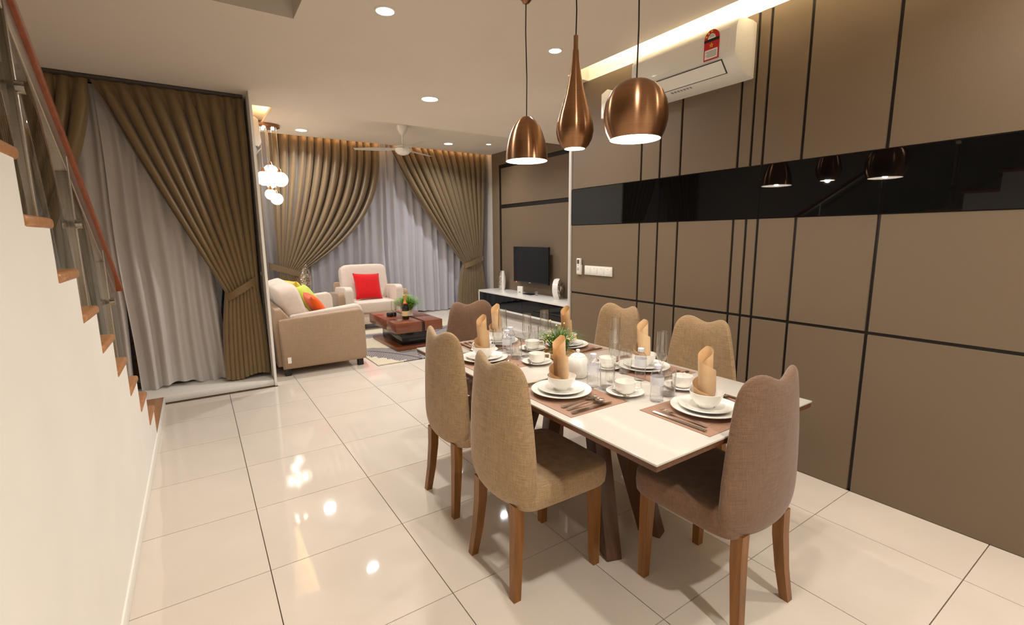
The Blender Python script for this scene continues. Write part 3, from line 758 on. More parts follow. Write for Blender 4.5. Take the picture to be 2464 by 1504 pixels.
ME['soup_spoon'] = M_(lambda b: blade_strip(b, handle+[(.040,.008,.010,.001), (.050,.0195,.009,.005), (.066,.0235,.0095,.007), (.082,.0195,.0105,.005), (.091,.009,.0115,.002), (.094,.002,.012,0)]), cutlery_mat, 60)
ME['teaspoon'] = M_(lambda b: blade_strip(b, [(-.065,.004,.003,0), (-.06,.006,.003,0), (-.02,.004,.005,0), (.02,.0025,.007,0), (.030,.006,.006,.001), (.042,.0125,.006,.004), (.056,.011,.007,.003), (.063,.002,.008,0)]), cutlery_mat, 60)
ME['knife'] = M_(lambda b: blade_strip(b, [(-.11,.006,.004,0), (-.107,.0095,.005,0), (-.06,.009,.006,0), (-.005,.006,.006,0), (.004,.0085,.005,0), (.06,.009,.005,0), (.095,.007,.005,0), (.108,.001,.005,0)], 4, .004), cutlery_mat, 60)
def fork(b):
    blade_strip(b, handle+[(.038,.006,.010,0), (.050,.0115,.008,.001), (.060,.0122,.008,.001)])
    for k in range(4):
        x = -.0096+.0064*k; addbox(b, (x-.0016,.058,.0068), (x+.0016,.10,.0088), .0005, 1)
ME['fork'] = M_(fork, cutlery_mat, 60)
ME['chopstick'] = M_(lambda b: tube(b, [(0,-.115,.0035), (0,.05,.003), (0,.115,.0025)], [.0034,.0029,.0022], 8), cutlery_mat)
ME['saucer'] = M_(lambda b: lathe(b, [(0,0), (.040,0), (.043,.004), (.070,.013), (.073,.0155), (.069,.0155), (.043,.008), (.030,.0065), (0,.006)], 44), china, 50)
ME['cup_bowl'] = M_(lambda b: lathe(b, [(0,.001), (.024,0), (.030,.003), (.037,.012), (.0395,.024), (.040,.052), (.0378,.052), (.0372,.024), (.034,.014), (0,.007)], 40), china, 50)
def cup_handle(b): tube(b, [(.037,0,.046), (.058,0,.046), (.0625,0,.042), (.0625,0,.022), (.058,0,.018), (.037,0,.017)], .0042, 8, flat=1.0)
ME['cup_handle'] = M_(cup_handle, china, 60)
ME['tumbler'] = M_(lambda b: lathe(b, [(0,0), (.026,0), (.030,.004), (.0325,.02), (.0335,.118), (.0325,.1185), (.0310,.024), (.027,.014), (0,.012)], 36), clear_glass, 60)
ME['tumbler_base'] = M_(lambda b: lathe(b, [(0,.001), (.025,.001), (.029,.005), (.029,.011), (0,.0115)], 30), thin_glass('thick_glass_base', (.93,.94,.95), 0, 1.6, 2.6), 60)
ME['flute'] = M_(lambda b: lathe(b, [(0,0), (.034,.0005), (.034,.002), (.008,.004), (.0042,.012), (.0040,.085), (.0065,.100), (.019,.118), (.0265,.138), (.0270,.16), (.0235,.252), (.0225,.252), (.0258,.16), (.0252,.140), (.017,.121), (0,.108)], 32), clear_glass, 60)
bprof = [(0,.001), (.024,0), (.0275,.003)]
for k in range(6):
    z = .008+.009*k; bprof += [(.0278-.0016*(k > 2),z), (.0255-.0010*(k > 2),z+.0045)]
bprof += [(.0262,.062), (.0275,.070), (.0275,.108), (.0262,.116), (.022,.127), (.0145,.135), (.0132,.139), (.0132,.144)]
ME['bottle'] = M_(lambda b: lathe(b, bprof, 28), bottle_pet, 60)
ME['bottle_cap'] = M_(lambda b: lathe(b, [(.0145,.141), (.0148,.143), (.0148,.155), (.013,.157), (0,.157)], 22), mat('bottle_cap_white', srgb(226,228,240), .4))
lb = bpy.data.materials.new('bottle_label'); lb.use_nodes = True
nt = lb.node_tree; bs = nt.nodes['Principled BSDF']; tc = nt.nodes.new('ShaderNodeTexCoord'); mp = nt.nodes.new('ShaderNodeMapping'); mp.inputs['Scale'].default_value = (90,90,60)
vo = nt.nodes.new('ShaderNodeTexBrick'); vo.inputs['Scale'].default_value = 1.2; vo.inputs['Color1'].default_value = (*srgb(150,180,226),1); vo.inputs['Color2'].default_value = (*srgb(222,228,240),1); vo.inputs['Mortar'].default_value = (*srgb(236,238,244),1); vo.inputs['Mortar Size'].default_value = .2
nt.links.new(tc.outputs['Object'], mp.inputs[0]); nt.links.new(mp.outputs[0], vo.inputs['Vector']); nt.links.new(vo.outputs[0], bs.inputs['Base Color']); bs.inputs['Roughness'].default_value = .35; bs.inputs['Alpha'].default_value = .72
ME['bottle_label'] = M_(lambda b: lathe(b, [(.0280,.071), (.0280,.107)], 28), lb)

def site(k): return {'A': 'on the stair side, farther from the sofa', 'B': 'on the stair side, nearer the sofa', 'C': 'at the table end away from the sofa',
    'D': 'on the panelled-wall side, nearer the sofa', 'E': 'on the panelled-wall side, farther from the sofa', 'F': 'at the table end nearest the sofa'}[k]
Z0 = TZ
def put(name, key, m_loc, rz, label, cat, group, parts=(), rx=0):
    root = obj(name, ME[key], None) if not parts else empty(name)
    root.location = m_loc; root.rotation_euler = (rx,0,rz); tag(root, label, cat, group)
    if name in ('teacup', 'saucer'): root.scale = (1.12,1.12,1.0)
    if parts:
        for n, k in parts: obj(n, ME[k], None, root)
    return root
# setting: centre (x, y) of plate, direction facing (guest looks along dirn), order from the guest's view
SET = {'A': (1.290,1.545,-PI/2), 'B': (1.300,2.235,-PI/2), 'C': (1.615,1.050,0), 'D': (1.890,2.215,PI/2), 'E': (1.890,1.600,PI/2), 'F': (1.590,2.555,PI)}
for k, (x, y, rz) in SET.items():
    c, s = math.cos(rz), math.sin(rz)
    def L(a, b_, z): return (x+c*a-s*b_, y+s*a+c*b_, Z0+z)
    nap_rot = {'A': 2.9, 'B': 3.05, 'C': 2.8, 'D': 2.95, 'E': 2.85, 'F': 3.05}[k]
    tone = {'A': (0,0), 'B': (.0,.0)}.get(k, (0,0))
    mt_ = empty('placemat', L(.02,0,0), rz, 'brown placemat '+site(k), 'placemat', 'brown placemats'); obj('mat_sheet', ME['mat'], None, mt_); obj('mat_centre', ME['mat_field'], None, mt_)
    put('dinner_plate', 'plate', L(0,0,.0028), rz, 'large white dinner plate '+site(k), 'plate', 'large white plates')
    put('side_plate', 'side_plate', L(0,0,.0112), rz, 'smaller white plate under the bowl '+site(k), 'plate', 'smaller white plates')
    put('bowl', 'bowl', L(0,0,.0195), rz, 'small white bowl holding a napkin '+site(k), 'bowl', 'small white bowls')
    put('napkin', 'napkin', L(0,0,.031), nap_rot, 'rolled peach cloth napkin standing in the bowl '+site(k), 'napkin', 'rolled peach napkins')
    put('spoon', 'spoon', L(.145,-.02,.003), rz+.04, 'oval steel spoon beside the plate '+site(k), 'spoon', 'table spoons')
    put('soup_spoon', 'soup_spoon', L(.185,-.02,.003), rz-.03, 'round steel soup spoon beside the knife '+site(k), 'spoon', 'soup spoons')
    put('knife', 'knife', L(.222,-.02,.003), rz, 'steel table knife '+site(k), 'knife', 'table knives')
    put('fork', 'fork', L(-.148,-.005,.003), rz+.02, 'steel table fork '+site(k), 'fork', 'table forks')
    for dx in (-.178, -.186):
        put('chopstick', 'chopstick', L(dx,-.01,.0028), rz+.01, 'thin steel chopstick beside the fork '+site(k), 'chopstick', 'steel chopsticks')
CUPS = {'A': (1.510,1.375,-.55), 'B': (1.500,2.005,-.5), 'C': (1.785,1.285,.5), 'D': (1.665,2.275,-.6), 'E': (1.745,1.715,.3), 'F': (1.405,2.41,2.6)}
SPN = {'A': 2.9, 'B': 2.6, 'C': 2.2, 'D': 2.6, 'E': .2, 'F': 1.2}
for k, (x, y, a) in CUPS.items():
    put('saucer', 'saucer', (x,y,Z0+.0003), 0, 'white saucer under a teacup '+site(k), 'saucer', 'white saucers')
    put('teacup', 'cup_bowl', (x,y,Z0+.0066), a, 'white straight-sided teacup '+site(k), 'cup', 'white teacups', (('cup_body', 'cup_bowl'), ('handle', 'cup_handle')))
    b_ = SPN[k]
    put('teaspoon', 'teaspoon', (x+.052*math.cos(b_+.6),y+.052*math.sin(b_+.6),Z0+.0135), b_, 'small steel teaspoon on the saucer '+site(k), 'spoon', 'teaspoons')
BOT = {'A': (1.465,1.53), 'B': (1.445,2.22), 'C': (1.552,1.238), 'E': (1.722,1.475), 'F': (1.512,2.285)}
TUM = {'A': (1.493,1.468), 'B': (1.462,2.150), 'C': (1.645,1.255), 'E': (1.752,1.60), 'F': (1.53,2.455), 'D': (1.76,2.39)}
FLU = {'A': (1.602,1.53), 'B': (1.540,2.156), 'C': (1.75,1.375), 'D': (1.70,2.20), 'E': (1.85,1.765), 'F': (1.515,2.375)}
for k, (x, y) in BOT.items():
    put('water_bottle', 'bottle', (x,y,Z0+.0003), random.uniform(0,6), 'small ribbed plastic water bottle with blue label '+site(k), 'bottle', 'small water bottles', (('bottle_body', 'bottle'), ('cap', 'bottle_cap'), ('paper_label', 'bottle_label')))
for k, (x, y) in TUM.items():
    put('tumbler', 'tumbler', (x,y,Z0+.0003), 0, 'clear straight glass tumbler '+site(k), 'glass', 'clear tumblers', (('glass_wall', 'tumbler'), ('glass_base', 'tumbler_base')))
for k, (x, y) in FLU.items():
    put('champagne_flute', 'flute', (x,y,Z0+.0003), 0, 'tall empty stemmed champagne flute '+site(k), 'glass', 'champagne flutes on the dining table')

# teapot
tp = empty('teapot', (1.515,1.69,Z0), -.59, 'white china teapot with a knobbed lid', 'teapot')
bm = B(); lathe(bm, [(0,.001), (.040,0), (.046,.004), (.054,.03), (.057,.06), (.053,.085), (.041,.104), (.036,.107), (.033,.104), (0,.10)], 44); obj('body', bm, china, tp, 50)
bm = B(); lathe(bm, [(.0375,.1075), (.034,.112), (.020,.119), (.008,.122), (.0075,.127), (.0105,.133), (.0085,.139), (0,.141)], 32); obj('lid', bm, china, tp, 60)
bm = B(); tube(bm, [(.048,0,.04), (.068,0,.052), (.080,0,.075), (.092,0,.093)], [.015,.011,.008,.0065], 14); obj('spout', bm, china, tp, 60)
bm = B(); tube(bm, [(-.044,0,.094), (-.07,0,.098), (-.088,0,.085), (-.090,0,.06), (-.078,0,.038), (-.053,0,.025)], .0058, 10); obj('handle', bm, china, tp, 60)

# flower arrangement
def foliage(b, n, R, H, wd, droop, rnd, leaf=4):
    for _ in range(n):
        a = rnd.uniform(0, 2*PI); rr = R*math.sqrt(rnd.random()); h = H*(.55+.5*rnd.random())*(1-.35*(rr/R)**2)
        x0, y0 = .3*rr*math.cos(a), .3*rr*math.sin(a); d = rr*(1+droop*rnd.random())
        w_ = wd*rnd.uniform(.7,1.2); t = Vector((-math.sin(a), math.cos(a), 0))
        pr_ = None
        for i in range(leaf+1):
            s = i/leaf
            p = Vector((x0+d*s**1.4*math.cos(a), y0+d*s**1.4*math.sin(a), h*(math.sin(s*PI*(.5+.25*droop*rr/R)))))
            ww = w_*(1-s)**.7 if i < leaf else 0
            cur = (b.verts.new(p-t*ww), b.verts.new(p+t*ww)) if i < leaf else (b.verts.new(p),)
            if pr_:
                if len(cur) == 2: b.faces.new((pr_[0], pr_[1], cur[1], cur[0]))
                else: b.faces.new((pr_[0], pr_[1], cur[0]))
            pr_ = cur
leaf_dark = mat('leaf_dark', srgb(74,112,42), .5, vary=.35, vscale=25); leaf_light = mat('leaf_light', srgb(112,160,60), .5, vary=.3, vscale=30)
flower_y = mat('flower_yellow', srgb(236,214,120), .6)
fl = empty('table_plant', (1.685,2.04,Z0), 0, 'low grassy plant with tiny yellow flowers in a wicker tray', 'plant')
bm = B(); lathe(bm, [(0,0), (.075,0), (.09,.012), (.094,.032), (.088,.034), (.08,.02), (0,.018)], 30); obj('tray', bm, mat('wicker', srgb(196,160,106), .8, vary=.3, vscale=90, bump=.6, bscale=160), fl)
rnd = random.Random(4)
bm = B(); foliage(bm, 280, .115, .16, .0030, .6, rnd); o = obj('leaves', bm, leaf_dark, fl, 80); o.location.z = .02; o['kind'] = 'stuff'
bm = B()
for _ in range(70):
    a = rnd.uniform(0, 2*PI); r_ = .10*math.sqrt(rnd.random()); z = .10+.09*rnd.random()*(1-r_/.14)
    bmesh.ops.create_icosphere(bm, subdivisions=1, radius=rnd.uniform(.003,.0052), matrix=Matrix.Translation((r_*math.cos(a), r_*math.sin(a), z)))
for hx_, hy_, hz_ in ((-.05,.02,.215), (.01,-.03,.20), (-.03,-.01,.19)): bmesh.ops.create_icosphere(bm, subdivisions=1, radius=.006, matrix=Matrix.Translation((hx_, hy_, hz_)))
o = obj('flowers', bm, flower_y, fl, 80); o['kind'] = 'stuff'
for hx_, hy_, hz_ in ((-.05,.02,.215), (.01,-.03,.20), (-.03,-.01,.19)):
    bm = B(); tube(bm, [(hx_*.3,hy_*.3,.03), (hx_*.7,hy_*.7,.12), (hx_,hy_,hz_)], .0014, 5); obj('stem', bm, leaf_dark, fl)

# ------------------------------------------------------------------ living room
# rug with printed feathers
rg = bpy.data.materials.new('feather_rug'); rg.use_nodes = True; nt = rg.node_tree; bs = nt.nodes['Principled BSDF']; bs.inputs['Roughness'].default_value = .95
tc = nt.nodes.new('ShaderNodeTexCoord')
def mth(op, a, b_=None, c=None, clamp=False):
    n = nt.nodes.new('ShaderNodeMath'); n.operation = op; n.use_clamp = clamp
    for i, v in enumerate((a, b_, c)):
        if v is None: continue
        if isinstance(v, (int, float)): n.inputs[i].default_value = v
        else: nt.links.new(v, n.inputs[i])
    return n.outputs[0]
def feather(cx, cy_, ang, length, width):
    mp = nt.nodes.new('ShaderNodeMapping'); mp.vector_type = 'TEXTURE'; mp.inputs['Location'].default_value = (cx,cy_,0); mp.inputs['Rotation'].default_value = (0,0,ang)
    nt.links.new(tc.outputs['Object'], mp.inputs[0]); sp = nt.nodes.new('ShaderNodeSeparateXYZ'); nt.links.new(mp.outputs[0], sp.inputs[0])
    u = sp.outputs[0]; v0 = sp.outputs[1]
    v = mth('ADD', v0, mth('MULTIPLY', mth('POWER', mth('ABSOLUTE', u), 2), .25))
    av = mth('ABSOLUTE', v)
    uu = mth('DIVIDE', u, length)
    prof_ = mth('MULTIPLY', mth('SQRT', mth('MAXIMUM', mth('SUBTRACT', 1, mth('MULTIPLY', uu, uu)), 0)), width)
    nz = nt.nodes.new('ShaderNodeTexNoise'); nz.inputs['Scale'].default_value = 14; nt.links.new(tc.outputs['Object'], nz.inputs['Vector'])
    edge = mth('ADD', prof_, mth('MULTIPLY', mth('SUBTRACT', nz.outputs[0], .5), .18))
    inside = mth('LESS_THAN', av, edge)
    ph = mth('SUBTRACT', mth('MULTIPLY', u, 230), mth('MULTIPLY', mth('POWER', av, .8), 210))
    barbs = mth('GREATER_THAN', mth('SINE', mth('ADD', ph, mth('MULTIPLY', nz.outputs[0], 3))), -.45)
    spine = mth('LESS_THAN', av, .014)
    return mth('MULTIPLY', mth('MAXIMUM', barbs, spine), inside)
f1 = feather(1.93, 5.58, -1.03, .60, .25); f2 = feather(2.9, 6.5, .7, .7, .2); f3 = feather(1.85, 6.75, .3, .45, .15); f4 = feather(2.55, 5.30, .25, .36, .08)
ms = mth('MAXIMUM', mth('MAXIMUM', f1, f2), mth('MAXIMUM', f3, f4))
mix = nt.nodes.new('ShaderNodeMix'); mix.data_type = 'RGBA'; mix.inputs[6].default_value = (*srgb(204,192,166),1); mix.inputs[7].default_value = (*srgb(70,66,92),1)
nt.links.new(ms, mix.inputs[0]); nt.links.new(mix.outputs[2], bs.inputs['Base Color'])
bm = B(); addbox(bm, (1.60,5.14,.0005), (3.60,7.25,.014), .004); tag(obj('rug', bm, rg), 'beige rug printed with dark blue-grey feathers under the coffee table', 'rug')

# sofa
sf = empty('sofa', (1.07,6.15,0), 0, 'two-seat sofa in brown and cream fabric beside the white column', 'sofa')
SO = Vector((1.07,6.15,0))
def so(o): o.location = -SO; return o
def arm_poly(x0, x1, z0, za, zb_, r=.06, n=6):
    p = [(x0, z0), (x0-.01, za-r*.6)]
    p += [(x0-.01+r*.4*(1-math.cos(i*PI/2/n)), za-r*.6+r*.6*math.sin(i*PI/2/n)) for i in range(1, n+1)]
    p += [(x1-r+r*math.sin(i*PI/2/n), zb_-r+r*math.cos(i*PI/2/n)) for i in range(n+1)]
    p += [(x1+.015, z0+.04), (x1, z0)]
    return p
for ya, yb, yi0, yi1 in ((5.29,5.39,5.39,5.50), (6.94,7.04,6.83,6.94)):
    bm = B(); prism(bm, arm_poly(.66, 1.52, .075, .60, .655), ya, yb, axis=1, bev=.02); a_ = so(obj('arm', bm, sofa_brown, sf, 50))
    bm = B(); prism(bm, arm_poly(.78, 1.535, .10, .625, .695, .075), yi0, yi1, axis=1, bev=.025); so(obj('arm_pad', bm, sofa_cream, sf, 50))
bm = B(); prism(bm, [(.62,.09), (.60,.60), (.63,.70), (.69,.71), (.77,.60), (.84,.30), (.84,.09)], 5.37, 6.96, axis=1, bev=.02); so(obj('back_frame', bm, sofa_brown, sf, 50))
bm = B(); addbox(bm, (.84,5.50,.09), (1.47,6.83,.28), .015); so(obj('base', bm, sofa_brown, sf))
for ya, yb in ((5.505,6.162), (6.168,6.825)):
    bm = B(); superbox(bm, (1.17,(ya+yb)/2,.36), (.72,yb-ya,.17), .25); so(obj('seat_cushion', bm, sofa_cream, sf, 75))
    bm = B(); superbox(bm, (.845,(ya+yb)/2,.665), (.24,yb-ya,.54), .38, Matrix.Rotation(math.radians(-16), 3, 'Y')); so(obj('back_cushion', bm, sofa_cream, sf, 75))
for x, y in ((.70,5.34), (1.46,5.34), (.70,6.98), (1.46,6.98)):
    bm = B(); addbox(bm, (x-.03,y-.03,0), (x+.03,y+.03,.085), .003); so(obj('foot', bm, dark_plastic, sf))
bm = B(); addbox(bm, (.70,5.285,.14), (.735,5.2895,.205), .0005, 1); so(obj('care_label', bm, lab_w, sf))

def pillow(name, loc, size, th, rot, m, label):
    bm = B(); N = 18
    top = [[None]*(N+1) for _ in range(N+1)]; bot = [[None]*(N+1) for _ in range(N+1)]
    for i in range(N+1):
        for j in range(N+1):
            u, v = 2*i/N-1, 2*j/N-1
            pinch = 1-.07*(1-abs(u)**2*abs(v)**2)
            h = th/2*max(0, (1-u**4)*(1-v**4))**.6
            x, y = size/2*u*(1-.06*(1-v*v)*1), size/2*v*(1-.06*(1-u*u))
            e = i in (0, N) or j in (0, N)
            top[i][j] = bm.verts.new((x, y, h)); bot[i][j] = top[i][j] if e else bm.verts.new((x, y, -h))
    for i in range(N):
        for j in range(N):
            bm.faces.new((top[i][j], top[i+1][j], top[i+1][j+1], top[i][j+1]))
            q = (bot[i][j], bot[i][j+1], bot[i+1][j+1], bot[i+1][j])
            if set(q) != {top[i][j], top[i+1][j], top[i+1][j+1], top[i][j+1]}: bm.faces.new(q)
    o = obj(name, bm, m, None, 80); o.location = loc; o.rotation_euler = rot; return tag(o, label, 'cushion')
pillow('throw_cushion', (1.12,5.72,.635), .42, .13, (math.radians(6),math.radians(58),.12), linen('orange_cloth', srgb(232,92,24), .06), 'orange throw cushion on the sofa')
pillow('throw_cushion', (1.12,6.20,.69), .42, .12, (0,math.radians(56),-.45), linen('green_cloth', srgb(190,200,72), .06), 'lime green throw cushion on the sofa')
pillow('throw_cushion', (1.06,6.64,.715), .42, .12, (0,math.radians(64),.25), linen('yellow_cloth', srgb(240,206,60), .06), 'yellow throw cushion on the sofa behind the green one')

# armchair facing the table
ar = empty('armchair', (2.30,7.65,0), 0, 'cream and brown armchair before the grey sheer curtains', 'armchair')
def arm2(bm, x0, x1, dz, y0, y1, lo):
    p = [(y1, lo), (y1, .55+dz), (y1-.05, .60+dz)] + [(y0+.09-.09*math.sin(i*PI/12)-.0, .565+dz+.075*math.cos(i*PI/12)) for i in range(7)] + [(y0-.03, .25), (y0-.02, lo)]
    prism(bm, [(a, b_) for a, b_ in p], x0, x1, axis=0, bev=.02)
for s in (-1, 1):
    bm = B(); x0, x1 = (-.56,-.46) if s < 0 else (.46,.56); arm2(bm, x0, x1, -.03, -.30, .38, .09); obj('arm', bm, sofa_brown, ar, 50)
    bm = B(); x0, x1 = (-.46,-.34) if s < 0 else (.34,.46); arm2(bm, x0, x1, .05, -.33, .34, .12); obj('arm_pad', bm, sofa_cream, ar, 50)
bm = B(); addbox(bm, (-.36,-.32,.09), (.36,.36,.27), .02); obj('base', bm, sofa_cream, ar)
bm = B(); superbox(bm, (0,-.03,.36), (.68,.68,.19), .25); obj('seat_cushion', bm, sofa_cream, ar, 75)
bm = B(); superbox(bm, (0,.26,.70), (.76,.20,.60), .28, Matrix.Rotation(math.radians(-12), 3, 'X')); obj('back_cushion', bm, sofa_cream, ar, 75)
bm = B(); addbox(bm, (-.46,.34,.09), (.46,.44,.72), .03); obj('back_frame', bm, sofa_brown, ar)
for x in (-.48, .48):
    for y in (-.25, .36):
        bm = B(); addbox(bm, (x-.03,y-.03,0.0), (x+.03,y+.03,.092), .003); obj('foot', bm, dark_plastic, ar)
pillow('throw_cushion', (2.27,7.60,.665), .44, .13, (math.radians(68),math.radians(3),.08), linen('red_cloth', srgb(206,16,20), .05), 'bright red throw cushion on the armchair')

# coffee table
ct = empty('coffee_table', (2.29,6.08,.014), 0, 'low dark walnut coffee table of four blocks with black inlays', 'coffee table')
bm = B(); addbox(bm, (-.29,-.46,0), (.33,.50,.045), .003); obj('base_slab', bm, coffee_wood, ct)
bm = B(); addbox(bm, (-.18,-.36,.045), (.24,.40,.235), .003); obj('column', bm, mat('gloss_black', srgb(14,13,13), .12), ct)
bm = B(); addbox(bm, (-.29,-.50,.245), (.30,.53,.355)); obj('inlay', bm, dark_plastic, ct)
for xa, xb in ((-.31,.035), (.075,.32)):
    for ya, yb in ((-.52,-.16), (-.135,.55)):
        bm = B(); addbox(bm, (xa,ya,.235), (xb,yb,.366), .003); obj('top_block', bm, coffee_wood, ct)
CZ = .3805
cp = empty('potted_plant', (2.34,6.10,CZ), .3, 'bushy bright green potted plant on the coffee table', 'plant')
bm = B()
def potf(u, v):
    s = .062+.012*v-.012*math.sin(PI*v); th = 2*PI*u; q = max(abs(math.cos(th)), abs(math.sin(th)))
    return (s*math.cos(th)/q**.8, s*math.sin(th)/q**.8, .105*v)
grid(bm, potf, 32, 6, closeu=True); lathe(bm, [(0,.001), (.06,.001)], 8); lathe(bm, [(0,.09), (.065,.09)], 8); obj('pot', bm, china, cp)
rnd = random.Random(12); bm = B(); foliage(bm, 700, .17, .23, .0048, .5, rnd, 3); o = obj('leaves', bm, leaf_light, cp, 80); o.location.z = .06; o['kind'] = 'stuff'
bm = B()
for _ in range(160):
    a = rnd.uniform(0, 2*PI); e = rnd.uniform(.1, 1.45); bmesh.ops.create_icosphere(bm, subdivisions=1, radius=.0042, matrix=Matrix.Translation((.17*math.cos(e)*math.cos(a), .17*math.cos(e)*math.sin(a), .10+.19*math.sin(e))))
o = obj('buds', bm, mat('bud_green', srgb(170,205,110), .6), cp, 80); o['kind'] = 'stuff'
cb = empty('champagne_bottle', (2.215,5.83,CZ), 0, 'dark champagne bottle with gold foil neck on the coffee table', 'bottle')
bm = B(); lathe(bm, [(0,0), (.042,0), (.044,.004), (.044,.15), (.040,.18), (.028,.21), (.0185,.235), (.016,.25), (0,.25)], 28); obj('glass_body', bm, mat('bottle_dark', srgb(16,20,12), .06, coat=.5), cb, 60)
bm = B(); lathe(bm, [(.0295,.209), (.0195,.236), (.0165,.25), (.0175,.29), (.020,.295), (.019,.312), (0,.316)], 24); obj('foil', bm, mat('gold_foil', srgb(214,164,84), .3, metal=.7), cb, 60)
bm = B(); lathe(bm, [(.0447,.045), (.0447,.11)], 28); obj('paper_label', bm, mat('cream_label', srgb(222,196,140), .6), cb)
bm = B(); lathe(bm, [(.0316,.2035), (.0300,.2085), (.0285,.213)], 24); obj('collar_band', bm, red, cb)
for x, y, t in ((2.06,5.85,'standing nearer the black box on the coffee table'), (2.11,5.745,'standing nearer the corner of the coffee table')):
    put('champagne_flute', 'flute', (x,y,CZ), 0, 'empty champagne flute '+t, 'glass', 'flutes on the coffee table')
bm = B(); addbox(bm, (-.055,-.045,0), (.055,.045,.05), .012, 3); bx_ = empty('black_box', (2.14,6.16,CZ), .3, 'small black box on the coffee table beside the plant', 'box'); obj('case', bm, dark_plastic, bx_)
bm = B(); addbox(bm, (-.05,-.04,.046), (.05,.04,.0535), .003); obj('lid', bm, mat('box_grey', srgb(60,58,62), .4), bx_)

# side table and silver sculpture in the corner
stb = empty('side_table', (1.28,7.45,0), 0, 'small wooden side table beside the far sofa arm', 'side table')
bm = B(); addbox(bm, (-.22,-.22,.56), (.22,.22,.60), .004); obj('top', bm, coffee_wood, stb)
for x in (-.19, .19):
    for y in (-.19, .19):
        bm = B(); addbox(bm, (x-.02,y-.02,0), (x+.02,y+.02,.56), .003); obj('leg', bm, coffee_wood, stb)
sl = empty('leaf_sculpture', (1.33,7.44,.60), .35, 'tall leaf-shaped silver and white sculpture behind the sofa', 'sculpture')
hammer = mat('hammered_silver', srgb(206,200,190), .07, metal=1, bump=1.0, bscale=28)
hammer.node_tree.nodes['Bump'].inputs['Distance'].default_value = .02
def leaff(sgn):
    def f(u, v):
        z = .015+.44*v; w_ = .085*math.sin(PI*(v*.93+.05))**.75; s = 2*u-1
        return (w_*s, sgn*(.030*(1-s*s)*math.sin(PI*min(1, v+.05))+.0005)+.02*math.sin(3*v), z)
    return f
bm = B(); grid(bm, leaff(-1), 14, 28); obj('silver_face', bm, hammer, sl, 80)
bm = B(); grid(bm, leaff(1), 14, 28); obj('white_back', bm, china, sl, 80)
bm = B(); lathe(bm, [(0,0), (.05,0), (.05,.012), (.02,.02), (0,.02)], 24); obj('foot', bm, china, sl)

# TV cabinet
cab = empty('tv_cabinet', (4.68,6.3,0), 0, 'long white cabinet with glossy black doors under the television', 'cabinet')
bm = B(); addbox(bm, (-.23,-1.40,.405), (.25,1.52,.44), .002); obj('top', bm, white_plastic, cab)
bm = B(); addbox(bm, (-.23,-1.40,.125), (.25,1.52,.155), .002); obj('bottom', bm, white_plastic, cab)
for y in (-1.40, 1.495): boxobj('side', (-.23,y,.155), (.25,y+.025,.405), white_plastic, cab)
boxobj('body', (-.20,-1.375,.155), (.25,1.495,.405), dark_plastic, cab)
ds = [-1.373, -.65, .07, .79, 1.493]
for ya, yb in zip(ds, ds[1:]): boxobj('door', (-.222,ya+.002,.158), (-.20,yb-.002,.402), black_glass, cab, .001, 1)
boxobj('plinth', (-.05,-1.35,.0), (.25,1.47,.125), grey_trim, cab)
# TV
tv = empty('television', (4.83,6.62,.60), 0, 'black flat-screen television mounted on the brown panelled wall', 'television')
bm = B(); addbox(bm, (-.03,-.50,.03), (.02,.51,.66), .006, 3); obj('casing', bm, dark_plastic, tv)
bm = B(); addbox(bm, (-.0315,-.488,.055), (-.029,.498,.648)); obj('screen', bm, mat('screen_black', srgb(8,8,9), .12), tv)
bm = B(); addbox(bm, (-.033,-.02,.034), (-.0295,.03,.042)); obj('logo', bm, grey_trim, tv)
bm = B(); addbox(bm, (.02,-.18,.22), (.099,.18,.5), .003); obj('wall_bracket', bm, dark_plastic, tv)
bm = B(); lathe(bm, [(0,-.004), (.006,-.003), (.007,.004), (0,.008)], 12, (-.028,.42,.026)); obj('standby_light', bm, mat('red_led', (1,.05,.03), emit=(1,.05,.03), es=8), tv)
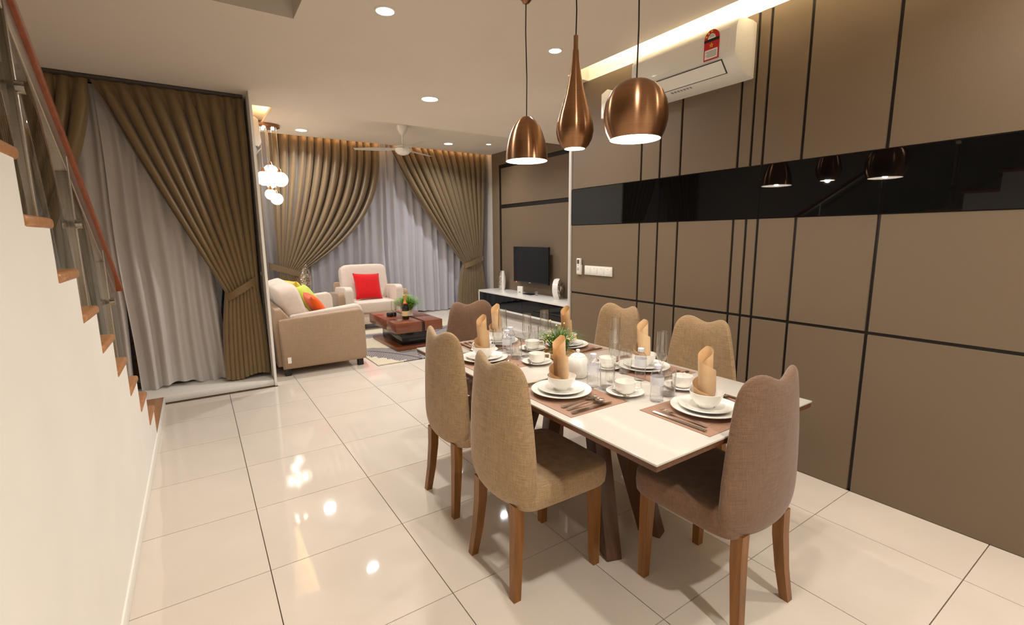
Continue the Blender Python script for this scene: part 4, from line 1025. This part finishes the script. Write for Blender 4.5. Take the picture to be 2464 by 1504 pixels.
# cabinet-top objects
v1 = empty('ceramic_vase', (4.80,7.52,.44), 0, 'tall white vase with a silver side on the television cabinet', 'vase')
def vasef(r0, r1):
    def f(u, v):
        th = r0+(r1-r0)*u; r = .042+.042*math.sin(PI*(v*.86+.04))**1.1; r *= (1-.25*v)
        lean = .02*math.sin(PI*v)
        return (1.0*r*math.cos(th), 1.25*r*math.sin(th)+lean, .36*v)
    return f
bm = B(); grid(bm, vasef(-2.2,2.35), 24, 20); lathe(bm, [(0,.001), (.04,.001)], 20); obj('white_body', bm, china, v1, 80)
bm = B(); grid(bm, vasef(2.35,2*PI-2.2), 12, 20); obj('silver_side', bm, hammer, v1, 80)
v2 = empty('ring_vase', (4.80,5.84,.44), .5, 'silver and white ring-shaped vase with a hole at the television cabinet end', 'vase')
def ringf(ra, rb, y0, y1):
    def f(u, v):
        th = 2*PI*u; c_ = .165
        k = v
        rr = ra+(rb-ra)*k
        return (rr*math.cos(th)*.78, y0+(y1-y0)*math.sin(PI*k), c_+rr*math.sin(th))
    return f
bm = B(); grid(bm, ringf(.045,.155,-.03,-.055), 40, 8, closeu=True); obj('silver_face', bm, hammer, v2, 80)
bm = B()
def ringb(u, v):
    th = 2*PI*u; rr = .155-.0*v; 
    return (rr*math.cos(th)*.78, -.03+.09*v, .165+rr*math.sin(th))
grid(bm, ringb, 40, 4, closeu=True)
def ringin(u, v):
    th = 2*PI*u; return (.045*math.cos(th)*.78, -.03+.09*v, .165+.045*math.sin(th))
grid(bm, ringin, 30, 3, closeu=True); grid(bm, ringf(.045,.155,.06,.07), 40, 4, closeu=True); obj('white_body', bm, china, v2, 80)
bm = B(); lathe(bm, [(.035,.30), (.03,.325), (.026,.326), (.028,.30)], 20, (0,.015,0)); obj('neck', bm, china, v2, 60)
bm = B(); addbox(bm, (-.05,-.03,0), (.05,.055,.03), .006); obj('foot', bm, china, v2)
rtr = empty('router', (4.72,6.80,.44), .25, 'small white router standing on the television cabinet', 'router')
bm = B(); addbox(bm, (-.018,-.06,0), (.018,.06,.13), .008, 3); obj('casing', bm, white_plastic, rtr)
bm = B()
for k in range(3): addbox(bm, (-.0195,-.03+.025*k,.085), (-.0178,-.02+.025*k,.10))
obj('indicator', bm, lab_w, rtr)
bm = B(); addbox(bm, (-.0195,-.015,.02), (-.0178,.02,.03)); obj('logo', bm, blk, rtr)
bm = B(); addbox(bm, (-.10,-.12,0), (.02,.10,.018), .005)
stb2 = empty('set_top_box', (4.80,6.60,.44), .0, 'flat black box on the television cabinet beside the router', 'set-top box'); obj('casing', bm, dark_plastic, stb2)
bm = B(); addbox(bm, (-.1015,-.05,.006), (-.0995,-.01,.012)); obj('display', bm, black_glass, stb2)
cg = empty('small_glass', (4.78,6.40,.44), 0, 'tiny clear glass ornament on the television cabinet', 'ornament')
bm = B(); lathe(bm, [(0,.001), (.03,0), (.036,.03), (.03,.07), (.026,.07), (.03,.03), (.022,.008), (0,.006)], 20); obj('glass_body', bm, clear_glass, cg)
